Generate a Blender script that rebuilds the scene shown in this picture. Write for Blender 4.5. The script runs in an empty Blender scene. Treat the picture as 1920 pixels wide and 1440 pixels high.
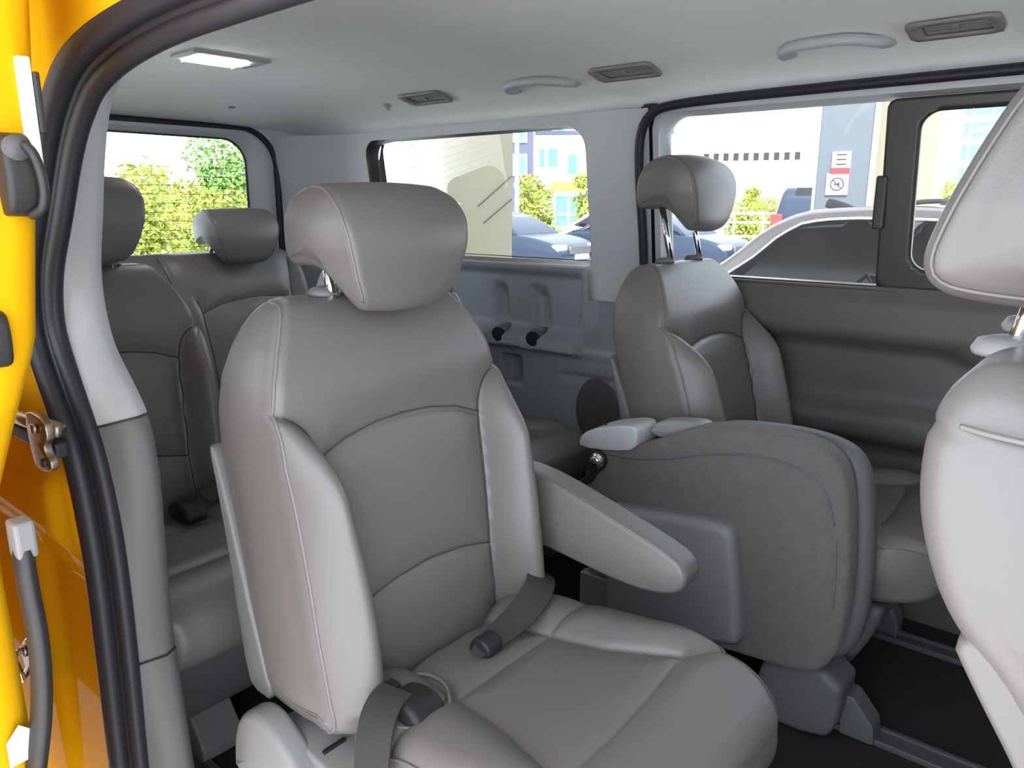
import bpy, bmesh, math, random
import numpy as np
from mathutils import Vector, Matrix
from mathutils.geometry import delaunay_2d_cdt

random.seed(7); np.random.seed(7)
S = bpy.context.scene
COL = S.collection
R = math.radians

# ------------------------------------------------------------------ camera
cam_d = bpy.data.cameras.new('camera')
cam_d.sensor_fit = 'HORIZONTAL'; cam_d.sensor_width = 36.0
cam_d.lens = 36.0 * 1440 / 1920
cam_d.clip_start = 0.02; cam_d.clip_end = 500
cam = bpy.data.objects.new('camera', cam_d); COL.objects.link(cam)
YAW, PITCH = R(40), math.atan(340 / 1440)
fwd = Vector((-math.sin(YAW) * math.cos(PITCH), math.cos(YAW) * math.cos(PITCH), -math.sin(PITCH)))
right = Vector((math.cos(YAW), math.sin(YAW), 0)); upv = right.cross(fwd)
cam.matrix_world = Matrix(((right.x, upv.x, -fwd.x, 0.0), (right.y, upv.y, -fwd.y, -1.29),
                           (right.z, upv.z, -fwd.z, 1.10), (0, 0, 0, 1)))
S.camera = cam

# ------------------------------------------------------------------ sky, sun, exposure
S.view_settings.view_transform = 'Standard'; S.view_settings.look = 'None'
S.view_settings.gamma = 1.0; S.view_settings.use_curve_mapping = False
S.view_settings.exposure = 0.0
S.cycles.use_denoising = True
S.cycles.max_bounces = 12; S.cycles.diffuse_bounces = 6; S.cycles.glossy_bounces = 4
S.cycles.transparent_max_bounces = 16
S.cycles.sample_clamp_indirect = 8.0
SKY_BASE, SKY_BRIGHT, SUN = 3.8, 5.2, 11.0
w = bpy.data.worlds.new('sky'); S.world = w; w.use_nodes = True
nt = w.node_tree; nt.nodes.clear()
tc = nt.nodes.new('ShaderNodeTexCoord'); dp = nt.nodes.new('ShaderNodeVectorMath'); dp.operation = 'DOT_PRODUCT'
dp.inputs[1].default_value = Vector((0.15, -0.92, 0.30)).normalized()
mr = nt.nodes.new('ShaderNodeMapRange'); mr.interpolation_type = 'SMOOTHSTEP'
mr.inputs['From Min'].default_value = -0.15; mr.inputs['From Max'].default_value = 0.95
mr.inputs['To Min'].default_value = SKY_BASE; mr.inputs['To Max'].default_value = SKY_BRIGHT
bg = nt.nodes.new('ShaderNodeBackground'); bg.inputs['Color'].default_value = (0.80, 0.90, 1.0, 1)
wo = nt.nodes.new('ShaderNodeOutputWorld')
nt.links.new(tc.outputs['Generated'], dp.inputs[0]); nt.links.new(dp.outputs['Value'], mr.inputs['Value'])
nt.links.new(mr.outputs['Result'], bg.inputs['Strength']); nt.links.new(bg.outputs[0], wo.inputs['Surface'])
sd = bpy.data.lights.new('sun', 'SUN'); sd.energy = SUN; sd.angle = R(0.6); sd.color = (1, .975, .93)
sun = bpy.data.objects.new('sun', sd); COL.objects.link(sun)
sun.rotation_euler = Vector((-0.35, 0.40, -0.85)).to_track_quat('-Z', 'Y').to_euler()

# ------------------------------------------------------------------ materials
def mat(name, color, rough=0.5, metal=0.0, bump=0.0, scale=300.0, mottle=0.0, mscale=6.0, spec=0.5, coat=0.0, sheen=0.0, col2=None):
    m = bpy.data.materials.new(name); m.use_nodes = True
    n = m.node_tree.nodes; l = m.node_tree.links
    b = n['Principled BSDF']
    b.inputs['Base Color'].default_value = (*color, 1); b.inputs['Roughness'].default_value = rough
    b.inputs['Metallic'].default_value = metal; b.inputs['Specular IOR Level'].default_value = spec
    b.inputs['Coat Weight'].default_value = coat; b.inputs['Sheen Weight'].default_value = sheen
    t = n.new('ShaderNodeTexCoord')
    if mottle > 0:
        nz = n.new('ShaderNodeTexNoise'); nz.inputs['Scale'].default_value = mscale; nz.inputs['Detail'].default_value = 5
        cr = n.new('ShaderNodeMix'); cr.data_type = 'RGBA'
        c2 = col2 or tuple(c * (1 - mottle) for c in color)
        cr.inputs[6].default_value = (*color, 1); cr.inputs[7].default_value = (*c2, 1)
        l.new(t.outputs['Object'], nz.inputs['Vector']); l.new(nz.outputs['Fac'], cr.inputs[0])
        l.new(cr.outputs[2], b.inputs['Base Color'])
    if bump > 0:
        nz = n.new('ShaderNodeTexNoise'); nz.inputs['Scale'].default_value = scale; nz.inputs['Detail'].default_value = 3
        bp = n.new('ShaderNodeBump'); bp.inputs['Strength'].default_value = bump; bp.inputs['Distance'].default_value = 0.002
        l.new(t.outputs['Object'], nz.inputs['Vector']); l.new(nz.outputs['Fac'], bp.inputs['Height'])
        l.new(bp.outputs['Normal'], b.inputs['Normal'])
    return m

def glass_mat(name, tint, gloss=0.08):
    m = bpy.data.materials.new(name); m.use_nodes = True
    n = m.node_tree.nodes; l = m.node_tree.links; n.clear()
    o = n.new('ShaderNodeOutputMaterial'); mx = n.new('ShaderNodeMixShader'); tr = n.new('ShaderNodeBsdfTransparent')
    gl = n.new('ShaderNodeBsdfGlossy'); fr = n.new('ShaderNodeFresnel'); fr.inputs['IOR'].default_value = 1.35
    tr.inputs['Color'].default_value = (*tint, 1); gl.inputs['Roughness'].default_value = 0.02
    l.new(fr.outputs[0], mx.inputs[0]); l.new(tr.outputs[0], mx.inputs[1]); l.new(gl.outputs[0], mx.inputs[2])
    l.new(mx.outputs[0], o.inputs['Surface'])
    return m

M = {
 'leather': mat('grey_leather', (.152, .135, .130), .42, spec=.6, bump=.12, scale=420, mottle=.10, mscale=5),
 'leather_pale': mat('pale_leather_seam', (.172, .153, .147), .5),
 'fabric': mat('ribbed_grey_fabric', (.32, .305, .29), .7, bump=.35, scale=900),
 'plastic': mat('grey_plastic', (.26, .252, .25), .45, bump=.1, scale=700),
 'plastic_low_and_shade': mat('dark_base_plastic_and_shade', (.105, .100, .104), .55, bump=.12, scale=500),  # also gives the folded cushion and panel oval their painted shade
 'trim_far_lit': mat('pale_pillar_plastic_lit', (.55, .565, .60), .5, bump=.08, scale=600),  # lit copy of the pale pillar plastic, light put into the colour
 'shell': mat('shell_plastic', (.15, .142, .142), .5, bump=.1, scale=600),
 'plastic_mid': mat('mid_grey_plastic', (.205, .192, .205), .5, bump=.12, scale=700),
 'plastic_dark': mat('dark_grey_plastic', (.085, .08, .085), .55, bump=.15, scale=500),
 'plastic_pale': mat('pale_grey_plastic', (.47, .475, .485), .42, bump=.06, scale=600),
 'headliner': mat('headliner_cloth', (.90, .90, .89), .9, bump=.25, scale=900, mottle=.05, mscale=3),
 'trim_pale': mat('pale_pillar_plastic', (.37, .362, .37), .5, bump=.08, scale=600),
 'trim_grey': mat('grey_pillar_plastic', (.12, .113, .115), .55, bump=.1, scale=600),
 'quarter': mat('blue_grey_panel_plastic', (.32, .335, .37), .40, bump=.1, scale=600),
 'door_trim': mat('brown_grey_panel_plastic', (.112, .094, .097), .5, bump=.12, scale=600),
 'rubber': mat('black_rubber', (.020, .020, .026), .45, spec=.4, bump=.05, scale=500),
 'black': mat('black_plastic', (.018, .016, .017), .5, bump=.1, scale=500),
 'frame': mat('dark_window_frame', (.045, .038, .034), .38),
 'carpet_black': mat('black_floor_carpet', (.014, .013, .014), .95, bump=.6, scale=700),
 'carpet_grey': mat('grey_seat_carpet', (.165, .146, .143), .95, bump=.9, scale=500, mottle=.35, mscale=40, sheen=.1),
 'chrome': mat('chrome', (.75, .75, .76), .12, 1.0),
 'steel': mat('dull_steel', (.45, .43, .40), .35, 1.0, mottle=.5, mscale=60, col2=(.25, .14, .06)),
 'yellow': mat('yellow_paint', (.72, .36, .006), .5, spec=0.0, coat=.06, mottle=.06, mscale=3),
 'webbing': mat('olive_belt_webbing', (.050, .048, .045), .7, spec=.2, bump=.4, scale=900),
 'buckle': mat('dark_buckle', (.020, .019, .021), .45, spec=.3),
 'lamp': mat('lamp_lens', (.9, .9, .9), .15, spec=.7),
 'glass': glass_mat('window_glass', (.90, .93, .92)),
 'glass_tint': glass_mat('tinted_glass', (.92, .95, .94)),
 'glass_dark': glass_mat('shaded_glass', (.38, .40, .39)),
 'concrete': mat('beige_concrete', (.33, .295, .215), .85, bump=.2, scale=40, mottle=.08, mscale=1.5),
 'concrete_stained_shaded': mat('shaded_stained_beige_concrete', (.125, .108, .075), .9, bump=.3, scale=30, mottle=.25, mscale=2),  # stained beige, darkened to paint in the broad column's shaded side
 'asphalt': mat('pale_asphalt', (.72, .72, .72), .9, bump=.3, scale=60, mottle=.15, mscale=2),
 'white_wall': mat('white_render', (.75, .76, .80), .8),
 'grey_wall': mat('slate_cladding', (.075, .08, .125), .7),
 'column': mat('blue_grey_cladding', (.15, .17, .205), .5),
 'blue_glass': mat('blue_window_glass', (.10, .30, .55), .15, spec=.8),
 'cyan_glass': mat('cyan_curtain_glass', (.10, .55, .78), .2, spec=.8),
 'leaf': mat('yellow_green_leaf', (.42, .43, .075), .6, mottle=.6, mscale=3, col2=(.19, .27, .04)),
 'leaf_green': mat('green_leaf', (.19, .33, .06), .6, mottle=.6, mscale=3, col2=(.07, .17, .03)),
 'bark': mat('bark', (.16, .11, .07), .9, bump=.5, scale=40),
 'silver': mat('silver_car_paint', (.27, .24, .255), .25, .35, coat=.6),
 'navy': mat('dark_blue_car_paint', (.02, .03, .055), .35, 0.0, spec=.3, coat=.12),
 'white_paint': mat('white_car_paint', (.80, .82, .84), .25, coat=.6),
 'car_glass': mat('dark_car_glass', (.022, .02, .022), .08, spec=.3),
 'seam_shade': mat('dark_seam_shade', (.045, .042, .043), .8),  # shade of the seam gaps, put in as a dark colour
 'tail': mat('red_tail_lamp', (.75, .03, .03), .2, coat=.5),
 'tyre': mat('tyre_rubber', (.03, .03, .03), .8),
 'alloy': mat('alloy_wheel', (.7, .7, .72), .25, .6),
 'paper': mat('white_paper', (.85, .84, .83), .7),
 'red': mat('red_print', (.75, .06, .08), .6),
 'ink': mat('grey_print', (.07, .07, .09), .7),
 'sign_yellow': mat('yellow_sign', (.9, .65, .05), .6),
 'white_metal': mat('white_painted_metal', (.82, .83, .84), .4),
 'wire': mat('defroster_line', (.20, .16, .08), .6),
}

M['lamp'].node_tree.nodes['Principled BSDF'].inputs['Emission Color'].default_value = (1, 1, 1, 1)
M['lamp'].node_tree.nodes['Principled BSDF'].inputs['Emission Strength'].default_value = 24.0

# ------------------------------------------------------------------ object helpers
def link(name, me, m=None, parent=None, smooth=True):
    o = bpy.data.objects.new(name, me); COL.objects.link(o)
    if m is not None and not me.materials: me.materials.append(M[m] if isinstance(m, str) else m)
    if smooth and len(me.polygons): me.polygons.foreach_set('use_smooth', [True] * len(me.polygons))
    if parent is not None: o.parent = parent
    return o

def mesh(name, vs, fs, m=None, parent=None, smooth=True, fix=True):
    me = bpy.data.meshes.new(name); me.from_pydata([tuple(map(float, v)) for v in vs], [], [tuple(map(int, f)) for f in fs]); me.update()
    if fix:
        bm = bmesh.new(); bm.from_mesh(me); bmesh.ops.remove_doubles(bm, verts=bm.verts, dist=1e-6)
        bmesh.ops.recalc_face_normals(bm, faces=bm.faces); bm.to_mesh(me); bm.free()
    return link(name, me, m, parent, smooth)

def thing(name, label, cat, loc=(0, 0, 0), rz=0.0, group=None):
    o = bpy.data.objects.new(name, None); COL.objects.link(o); o.empty_display_size = .1
    o.location = loc; o.rotation_euler = (0, 0, rz); o['label'] = label; o['category'] = cat
    if group: o['group'] = group
    return o

def tag(o, label, cat, group=None):
    o['label'] = label; o['category'] = cat
    if group: o['group'] = group
    return o

def struct(o, label=None):
    o['kind'] = 'structure'
    if label: o['label'] = label
    return o

def autosmooth(o, ang=35):
    me = o.data; bm = bmesh.new(); bm.from_mesh(me); lim = R(ang)
    for e in bm.edges:
        if len(e.link_faces) == 2 and e.calc_face_angle(0) > lim: e.smooth = False
    bm.to_mesh(me); bm.free(); return o

def chaikin(p, n=2, closed=False):
    p = np.array(p, float)
    for _ in range(n):
        q = np.roll(p, -1, 0) if closed else p[1:]
        a = p if closed else p[:-1]
        r = np.empty((2 * len(a), p.shape[1])); r[0::2] = .75 * a + .25 * q; r[1::2] = .25 * a + .75 * q
        p = r if closed else np.vstack([p[:1], r, p[-1:]])
    return p

def resample(p, step, closed=False):
    p = np.array(p, float)
    if closed: p = np.vstack([p, p[:1]])
    d = np.r_[0, np.cumsum(np.linalg.norm(np.diff(p, axis=0), axis=1))]
    n = max(3, int(round(d[-1] / step)) + 1)
    s = np.linspace(0, d[-1], n)
    r = np.stack([np.interp(s, d, p[:, k]) for k in range(p.shape[1])], 1)
    return r[:-1] if closed else r

def rrect(x0, x1, z0, z1, r, n=7):
    """rounded rectangle, counter-clockwise; r = one radius or [bl, br, tr, tl]"""
    rs = [r] * 4 if not isinstance(r, (list, tuple)) else r
    c = [(x0 + rs[0], z0 + rs[0], 180, rs[0]), (x1 - rs[1], z0 + rs[1], 270, rs[1]), (x1 - rs[2], z1 - rs[2], 0, rs[2]), (x0 + rs[3], z1 - rs[3], 90, rs[3])]
    out = []
    for cx, cz, a0, rr in c:
        for k in range(n + 1):
            a = R(a0 + 90 * k / n); out.append((cx + rr * math.cos(a), cz + rr * math.sin(a)))
    return np.array(out)

def seg_dist(P, poly):
    """distance of points P (n,2) to an open polyline"""
    d = np.full(len(P), 1e9)
    for a, b in zip(np.array(poly[:-1], float), np.array(poly[1:], float)):
        ab = b - a; t = np.clip(((P - a) @ ab) / max(ab @ ab, 1e-12), 0, 1)
        d = np.minimum(d, np.linalg.norm(P - a - t[:, None] * ab, axis=1))
    return d

def sstep(a, b, x):
    t = np.clip((x - a) / (b - a), 0, 1); return t * t * (3 - 2 * t)

def pillow(name, prof, W, r, m, parent=None, step=.008, ystep=.01, dome=.01, wfun=None, disp=None, spine=None, ch=2, ncap=7, nedge=6, shift=None, smooth=True):
    """closed x-z profile swept across y with rounded edges and domed ends"""
    P = chaikin(prof, ch, True); P = resample(P, step, True)
    a = np.roll(P, -1, 0) - np.roll(P, 1, 0); a /= np.linalg.norm(a, axis=1)[:, None]
    nrm = np.stack([a[:, 1], -a[:, 0]], 1)
    area = .5 * np.sum(P[:, 0] * np.roll(P[:, 1], -1) - np.roll(P[:, 0], -1) * P[:, 1])
    if area < 0: nrm = -nrm
    if spine is None: T = np.repeat(P.mean(0)[None], len(P), 0)
    else:
        s0, s1 = np.array(spine[0], float), np.array(spine[1], float); ab = s1 - s0
        t = np.clip(((P - s0) @ ab) / (ab @ ab), 0, 1); T = s0 + t[:, None] * ab
    ny = max(2, int(round(2 * (W - r) / ystep)))
    rings = [(y, 0.0, 1.0) for y in np.linspace(-(W - r), W - r, ny + 1)]
    E = [(W - r + r * math.sin(t), r * (1 - math.cos(t)), 1.0) for t in np.linspace(0, math.pi / 2, nedge + 1)[1:]]
    K = [(W + dome * (1 - k * k), r, k) for k in np.linspace(1, 0, ncap + 1)[1:]]
    tail = E + K
    rings = [(-y, i, k) for y, i, k in reversed(tail)] + rings + tail
    V = []; NN = []
    for y, ins, k in rings:
        Q = P - nrm * ins; Q = T + (Q - T) * k
        V.append(np.c_[Q[:, 0], np.full(len(Q), y), Q[:, 1]]); NN.append(np.c_[nrm, np.full(len(Q), k if ins < r * .98 or k == 1.0 and ins < r * .5 else 0.0)])
    n = len(P); V = np.vstack(V); NN = np.vstack(NN)
    q = V[:, 1] / W
    if wfun is not None: V[:, 1] *= wfun(V[:, 0], V[:, 2]) 
    if disp is not None:
        d = disp(V, NN, q)
        V[:, 0] += NN[:, 0] * d; V[:, 2] += NN[:, 1] * d
    if shift is not None: V += np.array(shift)
    pillow.grid = V.reshape(len(rings), n, 3).copy(); pillow.nrm = nrm
    F = []
    nr = len(rings)
    idx = np.arange(n)
    for j in range(nr - 1):
        A = j * n + idx; B = A + n; A2 = np.roll(A, -1); B2 = np.roll(B, -1)
        F.extend(np.stack([A, A2, B2, B], 1).tolist())
    return mesh(name, V, F, m, parent, smooth)

def box_bm(bm, x0, x1, y0, y1, z0, z1, bev=0.0, mat4=None):
    r = bmesh.ops.create_cube(bm, size=1.0); vs = r['verts']
    for v in vs: v.co = Vector(((x0 + x1) / 2 + v.co.x * (x1 - x0), (y0 + y1) / 2 + v.co.y * (y1 - y0), (z0 + z1) / 2 + v.co.z * (z1 - z0)))
    if bev > 0:
        es = {e for v in vs for e in v.link_edges}
        r2 = bmesh.ops.bevel(bm, geom=list(es), offset=bev, segments=3, profile=.5, affect='EDGES')
        vs = list({v for f in r2['faces'] for v in f.verts} | {v for v in vs if v.is_valid})
    if mat4 is not None:
        for v in vs: v.co = mat4 @ v.co

def boxes(name, lst, m, parent=None, bev=0.0, mat4=None):
    bm = bmesh.new()
    for b in lst: box_bm(bm, *b, bev=bev, mat4=mat4)
    me = bpy.data.meshes.new(name); bm.to_mesh(me); bm.free()
    return link(name, me, m, parent, smooth=False)

def tube_data(pts, rad, n=10, closed=False, flat=None):
    P = np.array(pts, float); N = len(P)
    rads = np.full(N, rad) if np.isscalar(rad) else np.array(rad)
    V = []; F = []; up = None
    for i in range(N):
        a = P[(i - 1) % N] if (closed or i > 0) else P[0]; b = P[(i + 1) % N] if (closed or i < N - 1) else P[-1]
        t = b - a; t /= max(np.linalg.norm(t), 1e-9)
        if up is None:
            up = np.array([0, 0, 1.]) if abs(t[2]) < .9 else np.array([0, 1., 0])
        u = up - t * (up @ t); u /= np.linalg.norm(u); up = u; v = np.cross(t, u)
        for k in range(n):
            an = 2 * math.pi * k / n
            V.append(P[i] + rads[i] * (math.cos(an) * u * (flat or 1.0) + math.sin(an) * v))
    for i in range(N if closed else N - 1):
        for k in range(n):
            j = (i + 1) % N
            F.append((i * n + k, i * n + (k + 1) % n, j * n + (k + 1) % n, j * n + k))
    if not closed: F.append(list(range(n))[::-1]); F.append([(N - 1) * n + k for k in range(n)])
    return V, F

def tube(name, pts, rad, m, parent=None, n=10, closed=False, flat=None):
    V, F = tube_data(pts, rad, n, closed, flat); return mesh(name, V, F, m, parent)

def multi(parts):
    V = []; F = []
    for v, f in parts:
        o = len(V); V += list(v); F += [tuple(i + o for i in q) for q in f]
    return V, F

def lathe(name, prof, m, parent=None, n=24, axis='Z', loc=(0, 0, 0)):
    V = []; F = []
    for r_, z_ in prof:
        for k in range(n):
            a = 2 * math.pi * k / n; c = (r_ * math.cos(a), r_ * math.sin(a), z_)
            if axis == 'Y': c = (c[0], c[2], c[1])
            if axis == 'X': c = (c[2], c[0], c[1])
            V.append((c[0] + loc[0], c[1] + loc[1], c[2] + loc[2]))
    for i in range(len(prof) - 1):
        for k in range(n):
            F.append((i * n + k, i * n + (k + 1) % n, (i + 1) * n + (k + 1) % n, (i + 1) * n + k))
    F.append(list(range(n))); F.append([(len(prof) - 1) * n + k for k in range(n)])
    return mesh(name, V, F, m, parent)

def ribbon(name, L, Rr, th, m, parent=None, ch=2):
    """strap between two edge polylines, with thickness"""
    L = chaikin(L, ch); Rr = chaikin(Rr, ch); n = len(L); V = []; F = []
    for i in range(n):
        t = (L[min(i + 1, n - 1)] - L[max(i - 1, 0)]); s = Rr[i] - L[i]; nn = np.cross(t, s); nn /= max(np.linalg.norm(nn), 1e-9)
        V += [L[i] + nn * th / 2, Rr[i] + nn * th / 2, Rr[i] - nn * th / 2, L[i] - nn * th / 2]
    for i in range(n - 1):
        for k in range(4): F.append((i * 4 + k, i * 4 + (k + 1) % 4, i * 4 + 4 + (k + 1) % 4, i * 4 + 4 + k))
    F += [(0, 1, 2, 3), tuple((n - 1) * 4 + k for k in (3, 2, 1, 0))]
    return autosmooth(mesh(name, V, F, m, parent))

def inside(P, poly):
    P = np.array(P); x, y = P[:, 0], P[:, 1]; c = np.zeros(len(P), bool); n = len(poly)
    for i in range(n):
        x1, y1 = poly[i]; x2, y2 = poly[(i + 1) % n]
        if y1 == y2: continue
        k = ((y1 > y) != (y2 > y)) & (x < (x2 - x1) * (y - y1) / (y2 - y1) + x1); c ^= k
    return c

def panel_data(outline, holes, step):
    outline = resample(outline, step, True); holes = [resample(h, step * .7, True) for h in holes]
    pts = [tuple(p) for p in outline]; edges = [(i, (i + 1) % len(outline)) for i in range(len(outline))]
    for h in holes:
        o = len(pts); pts += [tuple(p) for p in h]; edges += [(o + i, o + (i + 1) % len(h)) for i in range(len(h))]
    lo, hi = outline.min(0), outline.max(0)
    gx, gz = np.meshgrid(np.arange(lo[0] + step / 2, hi[0], step), np.arange(lo[1] + step / 2, hi[1], step))
    G = np.c_[gx.ravel(), gz.ravel()]
    ok = inside(G, outline)
    for h in holes: ok &= ~inside(G, h)
    for c in [outline] + holes: ok &= seg_dist(G, np.vstack([c, c[:1]])) > step * .45
    pts += [tuple(p) for p in G[ok]]
    vs, _, fs, *_ = delaunay_2d_cdt([Vector(p) for p in pts], edges, [], 0, 1e-6)
    vs = np.array([tuple(v) for v in vs]); fs = np.array([f for f in fs if len(f) == 3])
    cen = vs[fs].mean(1); k = inside(cen, outline)
    for h in holes: k &= ~inside(cen, h)
    return vs, fs[k]

def wall_panel(name, outline, holes, step, surf, m, parent=None, axis='Y'):
    vs, fs = panel_data(outline, holes, step)
    d = surf(vs[:, 0], vs[:, 1])
    V = np.c_[vs[:, 0], d, vs[:, 1]] if axis == 'Y' else np.c_[d, vs[:, 0], vs[:, 1]]
    return mesh(name, V, fs, m, parent)

def loft(name, lines, m, parent=None, closed=False, smooth=True):
    V = np.vstack(lines); n = len(lines[0]); F = []
    for j in range(len(lines) - 1):
        for i in range(n if closed else n - 1):
            F.append((j * n + i, j * n + (i + 1) % n, (j + 1) * n + (i + 1) % n, (j + 1) * n + i))
    return mesh(name, V, F, m, parent, smooth)

def copy_thing(root, kids_of):
    r = root.copy(); COL.objects.link(r)
    for ch in kids_of(root):
        c = ch.copy(); COL.objects.link(c); c.parent = r
        for g in kids_of(ch):
            d = g.copy(); COL.objects.link(d); d.parent = c
    return r
def kids(o): return [x for x in COL.objects if x.parent == o]

# ================================================================== the van body: the setting
def yg(z): return .86 - .133 * (z - .88)          # far glass plane
def bumpf(x, a, b, s): return sstep(a - s, a + s, x) * (1 - sstep(b - s, b + s, x))

# floor
def floor_obj():
    vs, fs = panel_data(np.array([(-3.0, -.86), (.95, -.86), (.95, .86), (-3.0, .86)]), [], .06)
    return struct(mesh('floor', np.c_[vs, np.zeros(len(vs))], fs, 'carpet_black'))
floor = floor_obj()
# seat rails sunk in the carpet
def rail(y, x0, x1, parent):
    bm = bmesh.new()
    box_bm(bm, x0, x1, y - .03, y - .016, 0, .012, .003); box_bm(bm, x0, x1, y + .016, y + .03, 0, .012, .003); box_bm(bm, x0, x1, y - .03, y + .03, -.002, .003)
    me = bpy.data.meshes.new('seat_rail'); bm.to_mesh(me); bm.free()
    return link('seat_rail', me, 'plastic_dark', parent, False)
for y in (.285, .72, -.29, -.69): rail(y, -2.2, .4, floor)

# ceiling
def ceil_z(x, y):
    g = (1 - np.clip(np.abs(y) / .8, 0, 1) ** 3) ** .6
    u = np.clip((-1.9 - x) / 1.0, 0, 1); h = 1 - .67 * u ** 3
    return 1.362 + .135 * g * h
xs = np.linspace(-2.95, .95, 110); ys = .8 * np.sin(np.linspace(-math.pi / 2, math.pi / 2, 90))
X, Y = np.meshgrid(xs, ys, indexing='ij')
V = np.stack([X, Y, ceil_z(X, Y)], -1).reshape(-1, 3); ny = len(ys)
F = [(i * ny + j, i * ny + j + 1, (i + 1) * ny + j + 1, (i + 1) * ny + j) for i in range(len(xs) - 1) for j in range(ny - 1)]
ceiling = struct(mesh('ceiling', V, F, 'headliner'))

# far side wall, rear quarter
def corner(x): return -.13 * sstep(-2.55, -2.95, x)
def quarter_surf(x, z):
    y = np.where(z > .885, yg(z) - .045, .815 - .0 * z)
    y = np.where(z < .62, .80, y)
    rec = bumpf(x, -2.45, -1.475, .022) * bumpf(z, .66, .862, .018)
    y = y + .035 * rec
    for cx, wdt in ((-1.665, .035), (-1.845, .03)):
        cxx = cx + (z - .74) * -.12
        y = y + .04 * np.exp(-((x - cxx) / wdt) ** 4) * bumpf(z, .67, .80, .03)
    y = y - .045 * bumpf(z, .600, .646, .012) * bumpf(x, -2.5, -1.46, .02)
    for cx in (-1.655, -1.815):
        cup = ((np.abs(x - cx) / .034) ** 2.5 + (np.abs(z - .638) / .030) ** 2.5)
        y = y + .10 * (1 - sstep(.8, 1.0, cup))
    y = y + .06 * bumpf(x, -1.80, -1.712, .008) * bumpf(z, .465, .56, .008)
    y = y - .016 * bumpf(x, -1.455, -1.40, .02) * sstep(.6, .7, z) * (1 - sstep(.87, .93, z))
    y = y + .006 * np.exp(-((z - .583) / .005) ** 2)
    y = y + .012 * bumpf(x, -1.54, -1.30, .012) * np.exp(-((z - .525) / .008) ** 2)
    return y + corner(x)
wl = struct(wall_panel('wall_left', np.array([(-2.95, 0), (-1.2, 0), (-1.2, .79), (-1.425, .79), (-1.43, .888), (-2.95, .888)]), [], .008, quarter_surf, 'quarter'))
# dark oval low on the quarter panel, shade put into its colour
oval_out = np.array([(-1.375 + .085 * math.cos(a), .42 + .115 * math.sin(a)) for a in np.linspace(0, 2 * math.pi, 40)[:-1]])
wall_panel('shade_oval', oval_out, [], .02, lambda x, z: .792 - .012 * np.sqrt(np.clip(1 - ((x + 1.375) / .09) ** 2 - ((z - .42) / .12) ** 2, 0, 1)), 'plastic_low_and_shade', wl)
for cx in (-1.655, -1.815):
    cu_o = np.array([(cx + .034 * math.cos(a), .634 + .027 * math.sin(a)) for a in np.linspace(0, 2 * math.pi, 28)[:-1]])
    wall_panel('cup_shade', cu_o, [], .02, lambda x, z: .797 + 0 * x, 'black', wl)  # black plate painting the shade inside the cup recess

def loop3(o2, yf): return np.array([(p[0], yf(p[1]), p[1]) for p in o2])
q_hole = rrect(-2.475, -1.425, .895, 1.335, [.03, .02, .075, .06], 8)
q_glass = rrect(-2.458, -1.444, .905, 1.329, [.03, .02, .075, .06], 8)
# outer yellow body skin of the far side
skin_o = np.array([(-3.0, -.1), (.95, -.1), (.95, 1.40), (-3.0, 1.40)])
wall_panel('outer_skin', skin_o, [rrect(-2.49, -1.42, .885, 1.345, .06), rrect(-1.185, .64, .868, 1.355, .05)], .05, lambda x, z: np.where(z > .86, yg(z) + .012, .94), 'plastic_mid', wl)
t1 = struct(wall_panel('trim_1', np.array([(-2.95, .888), (-1.44, .888), (-1.45, .79), (-1.2, .79), (-1.2, 1.366), (-2.95, 1.366)]), [q_hole], .016, lambda x, z: np.where(z > .885, yg(z) - .045, .815) + corner(x) - .012 * bumpf(x, -1.40, -1.245, .03) , 'trim_far_lit'))
loft('window_seal', [loop3(q_hole, lambda z: yg(z) - .046), loop3(q_hole, lambda z: yg(z) - .028), loop3(q_glass, lambda z: yg(z) + .004)], 'frame', t1, True)
w1 = struct(wall_panel('window_1', q_glass, [], .08, lambda x, z: yg(z), 'glass'))
tube('glass_edge', chaikin([(-2.45, yg(.912), .912), (-1.45, yg(.912), .912)], 1), .0016, 'frame', w1, 6)

# far sliding door
d_hole = rrect(-1.168, .62, .888, 1.350, [.03, .05, .05, .06], 8)
d_glass = rrect(-1.153, .60, .893, 1.338, [.03, .05, .05, .06], 8)
def door_surf(x, z):
    y = np.where(z > .888, yg(z) - .045, .815 - .02 * sstep(.888, .84, z))
    y = y + .012 * sstep(.762, .752, z)
    rec = (1 - sstep(.85, 1.1, (np.abs((x + .86) / .60) ** 4 + np.abs((z - .655) / .09) ** 4)))
    y = y + .035 * rec
    y = y - .02 * bumpf(z, .49, .575, .03)
    y = y + .035 * sstep(.485, .47, z) * bumpf(x, -1.15, .5, .04)
    return y
dr = struct(wall_panel('door_1', np.array([(-1.185, 0), (.9, 0), (.9, 1.364), (-1.15, 1.364), (-1.185, 1.33)]), [d_hole], .018, door_surf, 'door_trim'))
# its pale upper frame around the panes
up = rrect(-1.186, .88, .80, 1.363, [.001, .05, .05, .06], 8)
up_o = np.array([(-1.187, .889), (.9, .889), (.9, 1.366), (-1.13, 1.366), (-1.175, 1.35), (-1.187, 1.31)])
wall_panel('upper_frame', up_o, [d_hole], .02, lambda x, z: yg(z) - .047, 'trim_far_lit', dr)
loft('window_reveal', [loop3(d_hole, lambda z: yg(z) - .047), loop3(d_hole, lambda z: yg(z) - .035), loop3(d_glass, lambda z: yg(z) + .003)], 'trim_far_lit', dr, True)
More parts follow.
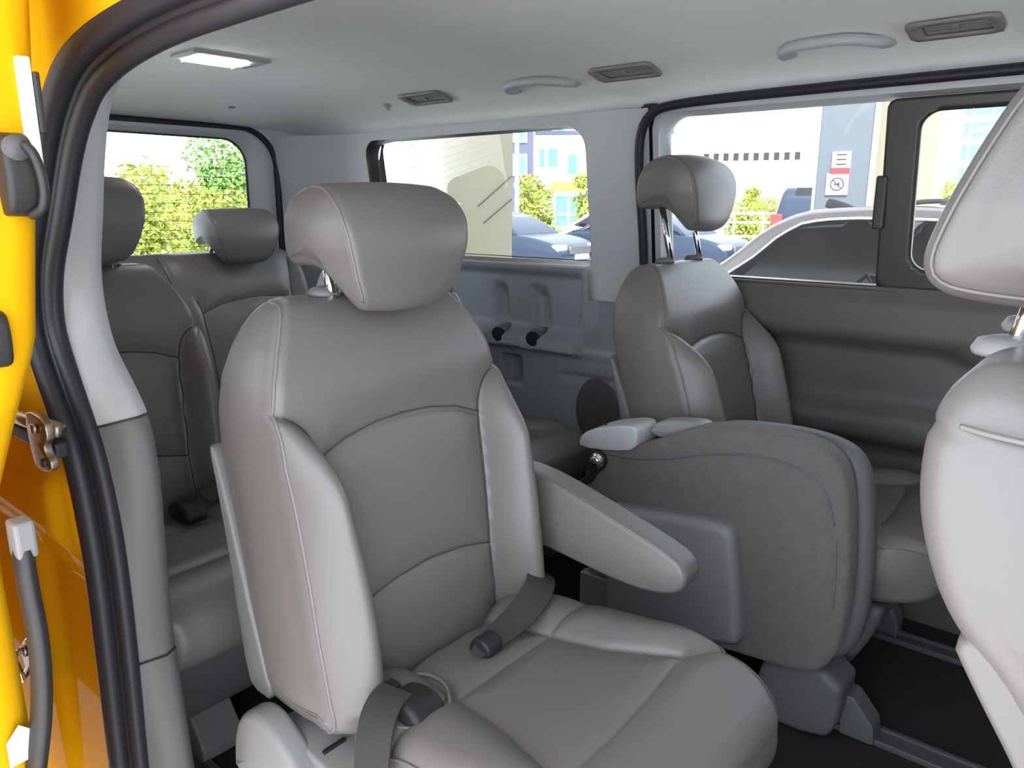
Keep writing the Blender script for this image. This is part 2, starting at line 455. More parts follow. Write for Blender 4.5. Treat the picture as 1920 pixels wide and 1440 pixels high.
# black seal round the door opening
seal = [(-1.215, .79, .0), (-1.215, .80, .5), (-1.215, .795, .80), (-1.217, .782, .98), (-1.228, .758, 1.18), (-1.222, .742, 1.29), (-1.19, .735, 1.345), (-1.13, .733, 1.368), (-.8, .733, 1.374), (0, .733, 1.378), (.9, .733, 1.378)]
tr2 = struct(tube('trim_2', resample(chaikin(seal, 3), .02), .0135, 'rubber', None, 10))
wall_panel('seal_backing', np.array([(-1.25, 0), (-1.165, 0), (-1.165, 1.38), (-1.25, 1.38)]), [], .04, lambda x, z: np.where(z > .885, yg(z) - .02, .86), 'rubber', tr2)
# panes, divider, small sliding pane
w2 = struct(wall_panel('window_2', rrect(-1.153, -.55, .893, 1.338, [.03, .02, .02, .06], 6), [], .08, lambda x, z: yg(z), 'glass'))
w3 = struct(wall_panel('window_3', rrect(-.50, .22, .93, 1.315, .035, 6), [], .08, lambda x, z: yg(z) + .004, 'glass'))
f_o = rrect(-.558, .60, .885, 1.342, [.02, .02, .02, .02], 4); f_h = rrect(-.482, .20, .938, 1.308, .042, 8)
fa, ff = panel_data(f_o, [f_h], .012)
wf = mesh('pane_frame', np.c_[fa[:, 0], yg(fa[:, 1]) - .012, fa[:, 1]], ff, 'frame', w3)
sol = wf.modifiers.new('solid', 'SOLIDIFY'); sol.thickness = .018; sol.offset = -1
tube('pane_lip', loop3(rrect(-.500, .22, .918, 1.326, .055, 8), lambda z: yg(z) - .014), .010, 'frame', w3, 8, True)
boxes('pane_latch', [(-.572, -.545, .786, .822, 1.035, 1.165)], 'frame', w3, .006)
boxes('window_track', [(-1.1, .6, .822, .872, .868, .893), (-1.1, -.5, .812, .826, .866, .884)], 'frame', dr, .003)
tube('track_line', [(-1.05, .818, .8855), (-.50, .818, .8855)], .0018, 'plastic', dr, 6)

# tailgate
w_out = rrect(-.80, .80, 0, 1.41, [.02, .02, .10, .10], 8)
t_hole = rrect(-.645, .645, .50, 1.392, [.05, .05, .15, .15], 10)
wb = struct(wall_panel('wall_back', w_out, [t_hole], .03, lambda y, z: -2.93 + .05 * (np.abs(y) / .8) ** 4, 'trim_far_lit', axis='X'))
def loopx(o2, x): return np.array([(x + .05 * (abs(p[0]) / .8) ** 4, p[0], p[1]) for p in o2])
g_out = rrect(-.528, .528, .80, 1.352, [.04, .04, .10, .10], 10)
mid = rrect(-.60, .60, .64, 1.380, [.045, .045, .13, .13], 10)
d2 = struct(loft('door_2', [loopx(t_hole, -2.95), loopx(mid, -2.915), loopx(.5 * (mid + g_out), -2.925), loopx(g_out, -2.975)], 'trim_far_lit', None, True))
struct(tube('trim_3', loopx(t_hole, -2.938), .014, 'rubber', None, 8, True))
w4 = struct(wall_panel('window_4', g_out, [], .1, lambda y, z: -2.972 + .05 * (np.abs(y) / .8) ** 4, 'glass_tint', axis='X'))
tube('window_seal', loopx(g_out, -2.972), .005, 'frame', d2, 6, True)
parts = []
for k in range(13):
    z = .86 + k * .034
    parts.append(tube_data([(-2.968, -.50, z), (-2.968, 0, z), (-2.968, .50, z)], .0008, 4))
Vd, Fd = multi(parts); mesh('defroster_lines', Vd, Fd, 'wire', w4)

# near side: body wall behind the door opening, with its quarter window
n_hole = rrect(-2.5, -1.45, .90, 1.33, .06, 6)
wr = struct(wall_panel('wall_right', np.array([(-2.95, 0), (-1.24, 0), (-1.24, 1.366), (-2.95, 1.366)]), [n_hole], .06, lambda x, z: np.where(z > .885, -(yg(z) - .005), -.868) - corner(x), 'quarter'))
struct(wall_panel('window_5', n_hole, [], .2, lambda x, z: -yg(z), 'glass_tint'))

# rubber seal round the near door opening
st = np.array([(.35, -.83, 1.305), (0, -.845, 1.305), (-.45, -.862, 1.300), (-.666, -.87, 1.294), (-.85, -.876, 1.286), (-.99, -.88, 1.258), (-1.06, -.88, 1.212), (-1.105, -.88, 1.165), (-1.16, -.88, 1.086), (-1.213, -.88, 1.02), (-1.236, -.88, .96),
               (-1.238, -.88, .905), (-1.195, -.88, .829), (-1.148, -.88, .755), (-1.128, -.88, .66), (-1.122, -.88, .56), (-1.125, -.88, .45), (-1.135, -.88, .28), (-1.14, -.88, .02)])
st = resample(chaikin(st, 3), .02)
def off(poly, d):
    """offset the seal line in x-z, d > 0 away from the opening"""
    t = np.gradient(poly, axis=0); t = t[:, [0, 2]]; t /= np.linalg.norm(t, axis=1)[:, None]
    n_ = np.stack([t[:, 1], -t[:, 0]], 1)          # running backwards then down: this points out of the opening
    q = poly.copy(); q[:, 0] -= -n_[:, 0] * d * 1; q[:, 2] += n_[:, 1] * d
    return q
def yoff(poly, dy): q = poly.copy(); q[:, 1] += dy; return q
sign = 1.0 if off(st, .01)[len(st) // 2, 0] < st[len(st) // 2, 0] else -1.0
O = lambda d, dy: yoff(off(st, sign * d), dy)
va = multi([tube_data(O(.012, -.008), .0165, 12), tube_data(O(-.016, .012), .0125, 12), tube_data(O(-.002, .008), .010, 8)])
struct(mesh('trim_4', va[0], va[1], 'rubber'))

# pillar trim inside the near door opening (pale above, grey below)
inn = np.array([(.35, -.80, 1.325), (0, -.80, 1.325), (-.45, -.81, 1.318), (-.728, -.82, 1.300), (-.90, -.82, 1.295), (-1.0, -.82, 1.283), (-1.06, -.82, 1.262), (-1.099, -.82, 1.223), (-1.135, -.82, 1.15), (-1.156, -.82, 1.085), (-1.183, -.82, 1.02), (-1.191, -.82, .963),
                (-1.175, -.82, .893), (-1.125, -.82, .845), (-1.08, -.82, .796), (-1.064, -.82, .72), (-1.072, -.82, .62), (-1.08, -.82, .50), (-1.082, -.82, .411), (-1.064, -.82, .25), (-1.05, -.82, .02)])
inn = chaikin(inn, 3); inn[:, 0] -= .012 * sstep(1.3, 1.2, inn[:, 2])
def para(poly, n=160):
    d = np.r_[0, np.cumsum(np.linalg.norm(np.diff(poly, axis=0), axis=1))]; s = np.linspace(0, d[-1], n)
    return np.stack([np.interp(s, d, poly[:, k]) for k in range(3)], 1)
NI = 200
outer_l = para(yoff(off(st, -sign * .012), .01), NI); inner_l = para(inn, NI)
back1 = inner_l.copy(); back1[:, 1] += .02; back1[:, 0] -= .012
back2 = inner_l.copy(); back2[:, 1] += .035; back2[:, 0] -= .06; back2[:, 2] += np.where(inner_l[:, 2] > 1.2, .03, 0)
mid1 = .5 * outer_l + .5 * inner_l; mid1[:, 1] -= .004
below = inner_l[:, 2] < .806
iz = int(np.argmax((inner_l[:, 2] < .80) & (np.arange(NI) > NI // 3)))
iz2 = int(np.argmax((inner_l[:, 2] < .43) & (np.arange(NI) > NI // 3)))
def seg(l, a, b): return [x[a:b] for x in l]
L5 = [outer_l, mid1, inner_l, back1, back2]
t5 = struct(loft('trim_5', seg(L5, 0, iz + 1), 'trim_pale'))
def inset(l, d): 
    q = [x.copy() for x in l]
    for x in q: x[:, 0] -= d
    return q
t6 = struct(loft('trim_6', inset(seg(L5, iz, iz2 + 1), .0015), 'trim_grey'))
t7 = struct(loft('trim_7', seg(L5, iz2, NI), 'trim_grey'))
tube('joint_line', L5[0][iz] * .0 + np.array([outer_l[iz], mid1[iz], inner_l[iz], back1[iz]]) + np.array([.001, -.0005, 0]), .0016, 'black', t6, 6)
tube('joint_line', np.array([outer_l[iz2], mid1[iz2], inner_l[iz2], back1[iz2]]) + np.array([.001, -.0005, 0]), .0016, 'black', t7, 6)

# yellow door jamb outside the seal
def jline(d, y, wob=0): q = O(d, 0).copy(); q[:, 1] = y; return q
jl = []
for k, d in enumerate(np.linspace(.01, .85, 60)):
    q = O(.01, 0).copy()
    q[:, 0] -= (d - .01) * sstep(1.30, 1.20, q[:, 2]) + 0; q[:, 2] += (d - .01) * sstep(1.17, 1.27, q[:, 2]) * .6
    yy = -.893 - .012 * sstep(0, .03, d)
    # pressed panel and lower recess
    z = q[:, 2]; x = q[:, 0]
    yy = yy - .016 * bumpf(z, .60, .715, .02) * bumpf(x, -1.55, -1.19, .02)
    yy = yy + .018 * sstep(.57, .53, z) * bumpf(x, -1.36, -1.15, .02)
    yy = yy - .010 * bumpf(z, .862, .915, .008)
    yy = yy + .010 * sstep(.90, .88, z) * (1 - bumpf(z, .60, .715, .02))
    q[:, 1] = yy; jl.append(q)
t8 = struct(loft('trim_8', jl, 'yellow'))

# front of the cabin: dash wall with windscreen, near and far front door sides
wfr = struct(wall_panel('wall_front', np.array([(-.86, 0), (.86, 0), (.86, .93), (-.86, .93)]), [], .1, lambda y, z: .95 + 0 * y, 'plastic_dark', axis='X'))
struct(mesh('window_6', [(.95, -.84, .93), (.95, .84, .93), (.55, .76, 1.45), (.55, -.76, 1.45)], [(0, 1, 2, 3)], 'glass_dark', None, False))
fd_h = rrect(.16, .80, .90, 1.30, .05, 6)
struct(wall_panel('door_4', np.array([(.06, 0), (.95, 0), (.95, 1.366), (.06, 1.366)]), [fd_h], .06, lambda x, z: -np.where(z > .885, yg(z) - .03, .83), 'plastic_mid'))
struct(wall_panel('window_7', fd_h, [], .2, lambda x, z: -(yg(z) - .02), 'glass_dark'))

# ================================================================== seats
BACK = [(.100, .335), (.092, .42), (.085, .50), (.068, .605), (.040, .725), (.014, .812), (-.010, .88), (-.040, .935), (-.075, .962), (-.112, .960), (-.138, .93), (-.146, .87), (-.142, .80),
        (-.127, .72), (-.108, .64), (-.095, .52), (-.088, .40), (-.088, .335)]
def wprof(zs, ws):
    return lambda x, z: np.interp(z, zs, ws)
BW = .246
back_w = wprof([.33, .40, .50, .74, .80, .85, .89, .92, .945, .965], [.95, .985, 1.0, 1.0, .975, .925, .85, .775, .70, .62])
SIDE_GR = np.array([(.148, .335), (.146, .45), (.145, .52), (.155, .62), (.163, .70), (.170, .745), (.185, .780), (.205, .80), (.246, .818)])
SIDE_GR = chaikin(SIDE_GR, 3)
YB = (SIDE_GR[:, 1], SIDE_GR[:, 0])
ARCH1 = np.array([(-.17, .738), (-.12, .757), (-.06, .768), (0, .771), (.06, .768), (.12, .757), (.17, .738)])
ARCH2 = np.array([(-.146, .508), (-.08, .523), (0, .530), (.08, .523), (.146, .508)])
def back_disp(V, NN, q):
    y, z = V[:, 1], V[:, 2]; ay = np.abs(y)
    mask = sstep(.25, .7, NN[:, 0]) * (NN[:, 2] > .5)
    yb = np.interp(z, *YB); lat = np.clip((ay - yb) / np.maximum(BW - yb, .01), 0, 1)
    bol = .062 * np.clip(np.sin(math.pi * np.clip(lat, 0, 1) ** .80), 0, 1) ** 1.25 * sstep(.83, .68, z) * sstep(.33, .40, z) * (ay < BW)
    cen = -.010 * sstep(.03, -.01, ay - yb) * sstep(.84, .74, z)
    P = np.c_[ay, z]; Pc = np.c_[y, z]
    gw = .0046 if len(V) > 40000 else (.0062 if len(V) > 18000 else .009)
    d = np.minimum(seg_dist(P, SIDE_GR), np.minimum(seg_dist(Pc, ARCH1), seg_dist(Pc, ARCH2)))
    puff = .007 * (1 - np.exp(-(d / .028) ** 2)) - .0058 * np.exp(-(d / gw) ** 2) * sstep(.238, .222, ay)
    top = .012 * sstep(.78, .85, z) * (1 - (y / .2) ** 2)
    # hollow under the head restraint
    return mask * (bol + cen + puff + top * .6)

HEAD = [(.022, .938), (.040, .952), (.048, .985), (.055, 1.03), (.048, 1.07), (.026, 1.100), (-.010, 1.120), (-.045, 1.122), (-.078, 1.108), (-.100, 1.075), (-.110, 1.035), (-.112, 1.010), (-.104, .999), (-.080, 1.002), (-.046, 1.001), (-.022, .988), (-.006, .962), (.008, .938)]
head_w = wprof([.935, .96, .99, 1.03, 1.07, 1.10, 1.125], [.64, .76, .88, .98, 1.03, 1.01, .90])

CUSH = [(.10, .395), (.14, .398), (.25, .402), (.38, .416), (.48, .428), (.555, .422), (.598, .395), (.607, .355), (.595, .31), (.56, .285), (.40, .275), (.10, .275), (.08, .33)]
CW = .246
def cush_w(x, z): return 1 - .37 * np.clip((x - .38) / .24, 0, 1) ** 2.6 - .22 * np.clip((.24 - x) / .14, 0, 1)
CG1 = np.array([(.235, -.25), (.232, 0), (.235, .25)])
CG2 = np.array([(.46, -.15), (.462, -.06), (.455, .06), (.445, .145)])
CGS = np.array([(.03, .09), (.20, .105), (.33, .125), (.445, .165), (.50, .245)])
def cush_disp(V, NN, q):
    x, y = V[:, 0], V[:, 1]; ay = np.abs(y)
    mask = sstep(.2, .7, NN[:, 1]) * (NN[:, 2] > .5)
    ys = np.interp(x, CGS[:, 0], CGS[:, 1])
    bol = .019 * np.clip(np.sin(math.pi * np.clip((ay - ys) / np.maximum(.25 - ys, .02), 0, 1) ** .8), 0, 1) ** 1.0 * sstep(.02, .16, x) * sstep(.52, .40, x)
    d = np.minimum(np.minimum(seg_dist(np.c_[x, y], CG1) * 1.3, seg_dist(np.c_[x, y], CG2) * 1.4), seg_dist(np.c_[x, ay], CGS))
    return mask * (bol + .006 * (1 - np.exp(-(d / .03) ** 2)) - .004 * np.exp(-(d / (.0048 if len(V) > 30000 else .0065)) ** 2) - .012 * sstep(.23, .05, x) * (ay < ys))

def rot_about(o, ang, px=.0, pz=.38, dx=0.0, dz=0.0):
    c, s = math.cos(ang), math.sin(ang)
    o.rotation_euler = (0, ang, 0)
    o.location = (px - (c * px + s * pz) + dx, 0, pz - (-s * px + c * pz) + dz)

def run_idx(mask):
    n = len(mask); st_ = [i for i in range(n) if mask[i] and not mask[i - 1]]
    best = []
    for s0 in st_:
        r_ = []; i = s0
        while mask[i % n] and len(r_) < n: r_.append(i % n); i += 1
        if len(r_) > len(best): best = r_
    return best

def piping(name, side, e, cond, m, parent, rad=.0022, out=.0008, ncap=7, nedge=6):
    G = pillow.grid; nr = G.shape[0]
    j = ncap + nedge - 1 - e
    if side > 0: j = nr - 1 - j
    line = G[j]; ix = run_idx(cond(line, pillow.nrm)); p = line[ix]
    if len(p) < 4: return None
    p = p.copy(); p[:, 1] += side * out; p[:, 0] += pillow.nrm[ix, 0] * out; p[:, 2] += pillow.nrm[ix, 1] * out
    return tube(name, resample(p, .008), rad, m, parent, 6)

def front_line(name, poly, parent, rad, m='seam_shade', lift=.0002):  # dark tube laid in a seam groove as its painted shade
    G = pillow.grid.reshape(-1, 3); nx = np.tile(pillow.nrm[:, 0], pillow.grid.shape[0])
    keep = (nx > .3); G = G[keep]
    P = resample(np.array(poly, float), .008); out = []
    for y_, z_ in P:
        d2 = (G[:, 1] - y_) ** 2 + (G[:, 2] - z_) ** 2; ix = np.argsort(d2)[:4]
        w_ = 1 / (d2[ix] + 1e-7); out.append((float((G[ix, 0] * w_).sum() / w_.sum()) + lift, y_, z_))
    o = np.array(out); ok = np.ones(len(o), bool)
    o[1:-1, 0] = (o[:-2, 0] + 2 * o[1:-1, 0] + o[2:, 0]) / 4
    return tube(name, o, rad, m, parent, 6)

def van_seat(label, x, y, rz=0.0, recline=0.0, raise_=0.0, fine=True, armrest=False, belts=False, cover=True, group=None, cush_dx=0.0, head_lean=0.0, body='leather'):
    t = thing('van_seat', label, 'seat', (x, y, 0), rz, group)
    st_ = {2: .0034, 1: .005, 0: .008}[int(fine)]
    rc = -recline
    ux, uz = -math.sin(.16), math.cos(.16)
    b = pillow('seat_back', BACK, BW, .022, body, t, st_, st_ * 1.1, .007, back_w, back_disp, spine=((.0, .375), (-.075, .88)))
    SG_ = SIDE_GR[(SIDE_GR[:, 0] < .222) & (SIDE_GR[:, 1] > .36)]
    for ln in (SG_, SG_ * np.array([-1, 1]), ARCH1, ARCH2):
        front_line('seam_shade_line', ln, b, .0013 if fine else .0018)
    pcs = [b]
    for s in (-1, 1):
        piping('back_seam', s, 2, lambda L, n: (L[:, 2] > .345) & (n[:, 0] > -.35), 'leather_pale' if fine else body, b, .0030 if fine else .002, -.0004)
    # hard shell on the rear of the backrest
    SH = [(-.030, .345), (-.050, .45), (-.082, .58), (-.112, .69), (-.130, .745), (-.140, .745), (-.130, .69), (-.114, .60), (-.103, .50), (-.096, .40), (-.096, .345)]
    sh = pillow('back_shell', SH, BW + .008, .006, 'shell', t, .010, .03, .001, back_w, spine=((-.068, .38), (-.125, .70)), ch=1); pcs.append(sh)
    h = pillow('headrest', HEAD, .124, .014, body, t, st_, st_ * 1.1, .010, head_w, lambda V, NN, q: .010 * (1 - q ** 2) * sstep(-.2, .6, NN[:, 0]) * (NN[:, 2] > .5), spine=None)
    for s in (-1, 1):
        piping('headrest_seam', s, 2, lambda L, n: (n[:, 0] > -.25) & (L[:, 2] > .95), 'leather_pale' if fine else body, h, .0027 if fine else .0018, -.0004)
    for s in (-1, 1):
        py = s * .078
        tube('post', [(-.062 - ux * .02 , py, 1.01), (-.062 - ux * (.07 + raise_) , py, .955 - raise_ - .01)], .0080, 'chrome', h, 10)
    for s in (-1, 1):
        g = lathe('post_guide', [(.0, .0), (.024, .0), (.0255, .004), (.021, .011), (.012, .014), (.0, .014)], 'shell', t, 20, 'Z', (-.070, s * .078, .960)); pcs.append(g)
    for o in pcs: rot_about(o, rc)
    rot_about(h, rc + head_lean, dx=ux * raise_ * math.cos(rc) + uz * raise_ * math.sin(rc), dz=uz * raise_ * math.cos(rc))
    if head_lean: rot_about(h, rc + head_lean, 0, .98, dx=ux * raise_, dz=uz * raise_)
    cu = pillow('cushion', CUSH, CW, .03, body, t, st_, st_ * 1.1, .006, cush_w, cush_disp, spine=((.10, .335), (.52, .35)), shift=(cush_dx, 0, 0))
    for s in (-1, 1):
        piping('cushion_seam', s, 3, lambda L, n: (n[:, 1] > -.3) & (L[:, 0] > .10), 'leather', cu, .002)
    # pedestal and feet
    BA = [(-.02 + cush_dx, .06), (-.04 + cush_dx, .285), (.50 + cush_dx, .285), (.50 + cush_dx, .22), (.42 + cush_dx, .06)]
    pillow('seat_base', BA, .225, .02, 'plastic_low_and_shade', t, .02, .04, .004, ch=1)
    for sx, x0 in ((1, .36), (-1, .0)):
        for s in (-1, 1):
            fo = [(x0, .0), (x0 - .01, .12), (x0 + .05, .12), (x0 + .10, .05), (x0 + .10, .0)]
            pillow('foot', fo, .028, .006, 'plastic_low_and_shade', t, .02, .03, .002, ch=0, shift=(0, s * .20, 0), smooth=False)
    if cover:
        CV = [(-.105, .20), (-.100, .27), (-.078, .325), (-.035, .352), (.02, .335), (.09, .285), (.17, .268), (.40, .262), (.40, .20), (.20, .175)]
        for s in (-1, 1):
            pillow('side_cover', CV, .024, .014, 'plastic', t, .008, .008, .006, shift=(0, s * .258, 0), spine=((-.04, .27), (.30, .225)))
            pillow('side_shelf', [(-.06, .20), (-.06, .30), (.0, .318), (.10, .305), (.28, .275), (.28, .20)], .045, .006, 'plastic', t, .012, .02, .002, shift=(0, s * .205, 0), ch=1)
    if armrest:
        AR = [(-.03, .602), (.03, .618), (.12, .608), (.25, .572), (.375, .536), (.402, .512), (.398, .480), (.370, .460), (.29, .450), (.12, .470), (-.02, .485), (-.04, .54)]
        a = pillow('armrest', AR, .030, .012, body, t, .006, .006, .005, shift=(0, BW + .036, 0), spine=((.02, .54), (.34, .495)))
        G = pillow.grid
        piping('armrest_seam', -1, 2, lambda L, n: (n[:, 1] > .3), 'leather_pale', a, .0018)
        lathe('armrest_pivot', [(0, 0), (.03, 0), (.03, .02), (0, .02)], 'plastic_dark', t, 16, 'Y', (.0, BW - .005, .54))
    return t, h, cu

main, main_h, main_c = van_seat('grey leather seat nearest the open door, with its armrest lowered beside it', -.92, -.485, fine=2, raise_=.006, armrest=True, belts=True)
# its belts: buckle at the near rear corner, webbing from both corners of the cushion
bk = pillow('buckle', [(.165, .400), (.17, .425), (.20, .440), (.235, .438), (.255, .420), (.25, .398)], .030, .012, 'buckle', main, .006, .006, .004, shift=(0, -.175, 0))
bk2 = boxes('buckle_slot', [(.150, .172, -.200, -.160, .418, .430)], 'black', main, .003)
ribbon('belt_webbing', [(.160, -.185, .436), (.165, -.215, .436), (.185, -.252, .420), (.22, -.290, .36), (.25, -.295, .26)],
       [(.215, -.180, .440), (.222, -.208, .440), (.245, -.245, .424), (.28, -.288, .36), (.31, -.295, .26)], .003, 'webbing', main)
ribbon('belt_webbing', [(.08, .225, .44), (.12, .195, .462), (.155, .145, .458), (.165, .08, .438), (.170, .015, .428), (.185, -.03, .420)],
       [(.13, .250, .42), (.175, .205, .442), (.205, .150, .438), (.212, .085, .422), (.210, .025, .416), (.200, -.02, .412)], .003, 'webbing', main)
pillow('belt_tongue', [(.16, .40), (.17, .432), (.20, .436), (.215, .405)], .018, .006, 'buckle', main, .006, .008, .002, shift=(0, .005, 0))
# piped edge of the pocket the buckle sits in
tube('pocket_piping', chaikin([(.145, -.105, .404), (.17, -.098, .408), (.205, -.105, .413), (.235, -.125, .416), (.262, -.158, .415)], 2), .003, 'leather_pale', main_c, 6)
tube('pocket_piping', chaikin([(.262, -.158, .415), (.258, -.185, .414), (.24, -.205, .413), (.222, -.215, .413)], 2), .0025, 'leather_pale', main_c, 6)
boxes('shelf_slot', [(.075, .081, -.235, -.195, .306, .3125)], 'black', main, .001)

left, left_h, _ = van_seat('grey leather seat by the far window, headrest raised on long chrome posts', -.845, .545, recline=.09, raise_=.098, fine=True, cover=False, body='leather')
r3, _, _ = van_seat('dark-looking grey seat behind the pillar trim, in the row behind the armrest seat', -1.79, -.59, recline=.02, raise_=.035, fine=False, cover=False)
pillow('buckle', [(.14, .40), (.145, .44), (.19, .452), (.235, .435), (.24, .405)], .026, .012, 'buckle', r3, .008, .008, .004, shift=(0, .07, 0))
ribbon('belt_webbing', [(.12, .225, .46), (.15, .17, .462), (.165, .11, .452)], [(.165, .235, .44), (.20, .18, .442), (.21, .115, .435)], .004, 'webbing', r3)
pillow('foot', [(.38, .0), (.375, .10), (.42, .105), (.47, .04), (.47, .0)], .045, .006, 'shell', r3, .02, .03, .002, ch=0, shift=(0, -.04, 0), smooth=False)
r3l, _, _ = van_seat('grey seat whose cushion shows below the far quarter window, backrest hidden', -1.81, .34, recline=.03, fine=False)

# rear bench
bench = thing('bench_seat', 'wide grey bench seat across the back under the rear window', 'seat', (-2.50, -.12, 0))
BBW = .60
bench_w = wprof([.33, .7, .85, .90, .93, .945], [1, 1, .985, .96, .92, .88])
BB = [(p[0], p[1] * .965 + .005) for p in BACK]
def bench_disp(V, NN, q):
    y, z = V[:, 1], V[:, 2]; mask = sstep(.25, .7, NN[:, 0]) * (NN[:, 2] > .5)
    lines = [np.array([(.155, .33), (.12, .66), (.075, .79), (.05, .93)]), np.array([(.145, .735), (.22, .762), (.35, .775), (.48, .765)]), np.array([(.155, .33), (.145, .735), (.135, .775)]), np.array([(.50, .33), (.50, .75), (.53, .90)]),
             np.array([(-.155, .33), (-.12, .66), (-.075, .79), (-.05, .93)]), np.array([(-.145, .735), (-.22, .762), (-.35, .775), (-.48, .765)]), np.array([(-.155, .33), (-.145, .735)])]
    P = np.c_[y, z]; d = np.full(len(P), 9.)
    for l in lines: d = np.minimum(d, seg_dist(P, l))
    return mask * (.008 * (1 - np.exp(-(d / .03) ** 2)) - .006 * np.exp(-(d / .006) ** 2) - .012 * np.exp(-(y / .09) ** 2))
bb_ = pillow('seat_back', BB, BBW, .035, 'leather', bench, .008, .009, .015, bench_w, bench_disp, spine=((-.01, .42), (-.08, .85)))
for ln in ([(.155, .36), (.12, .66), (.075, .79), (.05, .92)], [(.145, .735), (.22, .762), (.35, .775), (.48, .765)], [(.155, .36), (.145, .735), (.135, .775)], [(.50, .36), (.50, .75), (.53, .89)]):
    front_line('seam_shade_line', chaikin(ln, 2), bb_, .0018)
for yy in (.325, -.36):
    hh = pillow('headrest', HEAD, .124, .014, 'leather', bench, .006, .008, .010, head_w, lambda V, NN, q: .010 * (1 - q ** 2) * sstep(-.2, .6, NN[:, 0]) * (NN[:, 2] > .5), spine=None)
    hh.location = (0, yy, -.042)
    for s in (-1, 1):
        piping('headrest_seam', s, 2, lambda L, n: (n[:, 0] > -.25) & (L[:, 2] > .95), 'leather_pale', hh, .0018)
        tube('post', [(-.065, s * .078, 1.01), (-.075, s * .078, .955)], .0068, 'chrome', hh, 8)
BC = [(.05, .38), (.25, .40), (.40, .42), (.46, .40), (.48, .34), (.46, .28), (.36, .26), (.05, .26)]
pillow('cushion', BC, BBW, .035, 'leather', bench, .012, .014, .01, spine=((.1, .33), (.48, .34)))
pillow('seat_base', [(.0, .0), (-.02, .25), (.40, .25), (.38, .0)], .55, .02, 'plastic_mid', bench, .03, .06, .004, ch=1)

# front passenger seat, its back towards the camera side
front = thing('van_seat', 'pale grey front seat cut off by the right edge of the frame', 'seat', (-.02, -.50, 0), 0)
FB = [(.25, .30), (.23, .45), (.18, .62), (.115, .76), (.06, .86), (.02, .945), (-.015, .985), (-.050, .996), (-.076, .985), (-.090, .955), (-.092, .915), (-.084, .868), (-.060, .812), (-.018, .775), (.030, .69), (.07, .57), (.10, .44), (.115, .30)]
front_w = wprof([.30, .75, .85, .90, .94, .97, 1.0], [1.0, 1.0, .985, .965, .93, .88, .82])
def front_disp(V, NN, q):
    y, z, x = V[:, 1], V[:, 2], V[:, 0]
    d = np.abs(z - (.948 + .12 * (x + .10) * 0 - .02 * sstep(-.1, .05, x)))
    return -.003 * np.exp(-(d / .004) ** 2) * sstep(.3, -.1, NN[:, 0]) * (NN[:, 2] > .5)
pillow('seat_back', FB, .237, .028, 'leather', front, .005, .008, .004, front_w, front_disp, spine=((.155, .42), (-.03, .90)), nedge=8)
FH = [(a - .018, b) for a, b in [(.055, 1.03), (.085, 1.07), (.088, 1.13), (.066, 1.19), (.03, 1.225), (-.025, 1.222), (-.058, 1.185), (-.080, 1.14), (-.100, 1.09), (-.110, 1.055), (-.100, 1.032), (-.07, 1.024), (0, 1.020)]]
tube('back_seam', chaikin([(-.068, -.2145, .953), (-.045, -.2235, .952), (.02, -.2245, .949), (.07, -.2245, .944)], 2), .0022, 'leather_pale', front, 6)
fh = pillow('headrest', FH, .130, .022, 'leather', front, .005, .006, .012, wprof([1.02, 1.05, 1.1, 1.17, 1.23], [.86, .98, 1.0, .95, .84]), None, spine=((-.02, 1.09), (.0, 1.15)), nedge=8)
piping('headrest_seam', -1, 4, lambda L, n: (n[:, 0] < .3), 'leather', fh, .0018, nedge=8)
for s in (-1, 1):
    tube('post', [(-.046, s * .075 , 1.05), (-.066, s * .075, .96)], .0075, 'chrome', fh, 12)
    lathe('post_guide', [(0, 0), (.025, 0), (.0265, .004), (.022, .012), (.012, .015), (0, .015)], 'plastic', front, 20, 'Z', (-.064, s * .075, .982))
pillow('back_shell', [(-.058, .805), (-.042, .775), (.005, .70), (.048, .58), (.075, .44), (.14, .44), (.11, .58), (.07, .70), (.03, .785), (-.02, .815)], .226, .010, 'leather', front, .01, .02, .001, spine=((.10, .50), (-.01, .77)), ch=2)
pillow('cushion', [(p[0] + .10, p[1] - .02) for p in CUSH], CW, .03, 'leather', front, .012, .014, .006, lambda x, z: cush_w(x - .10, z), spine=((.2, .315), (.62, .33)))
pillow('seat_base', [(.10, 0), (.08, .27), (.55, .27), (.52, 0)], .19, .02, 'plastic_mid', front, .03, .06, .004, ch=1)

# folded centre seat, tipped up on its side against the far seat
fold = thing('folding_seat', 'folded centre seat tipped up on its side, showing its grey carpeted back', 'seat', (-.68, .225, 0))
ox, oy = -.68, .225
def lp(l): return [(a - ox, b) for a, b in l]
SL = lp([(-.985, .540), (-.92, .552), (-.86, .562), (-.80, .588), (-.74, .622), (-.68, .646), (-.605, .656), (-.52, .660), (-.455, .652), (-.415, .632), (-.392, .59), (-.378, .50), (-.369, .37), (-.374, .26), (-.392, .20), (-.425, .168), (-.48, .160), (-.62, .150), (-.80, .125), (-.955, .12), (-.972, .20), (-.985, .40)])
cb = pillow('carpeted_back', SL, .034, .016, 'carpet_grey', fold, .008, .008, .004, shift=(0, -.041, 0), spine=((-.23, .36), (.20, .40)),
            disp=lambda V, NN, q: -.0)
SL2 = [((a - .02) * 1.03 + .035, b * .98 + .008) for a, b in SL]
pillow('folded_cushion', SL2, .026, .02, 'plastic_low_and_shade', fold, .010, .009, .006, shift=(0, .018, 0), spine=((-.2, .36), (.22, .40)))  # leather cushion made dark here, its shade put into the colour
TR = lp([(-.900, .39), (-.892, .424), (-.86, .428), (-.64, .457), (-.598, .452), (-.585, .42), (-.560, .235), (-.562, .196), (-.60, .186), (-.85, .142), (-.886, .146), (-.892, .18)])
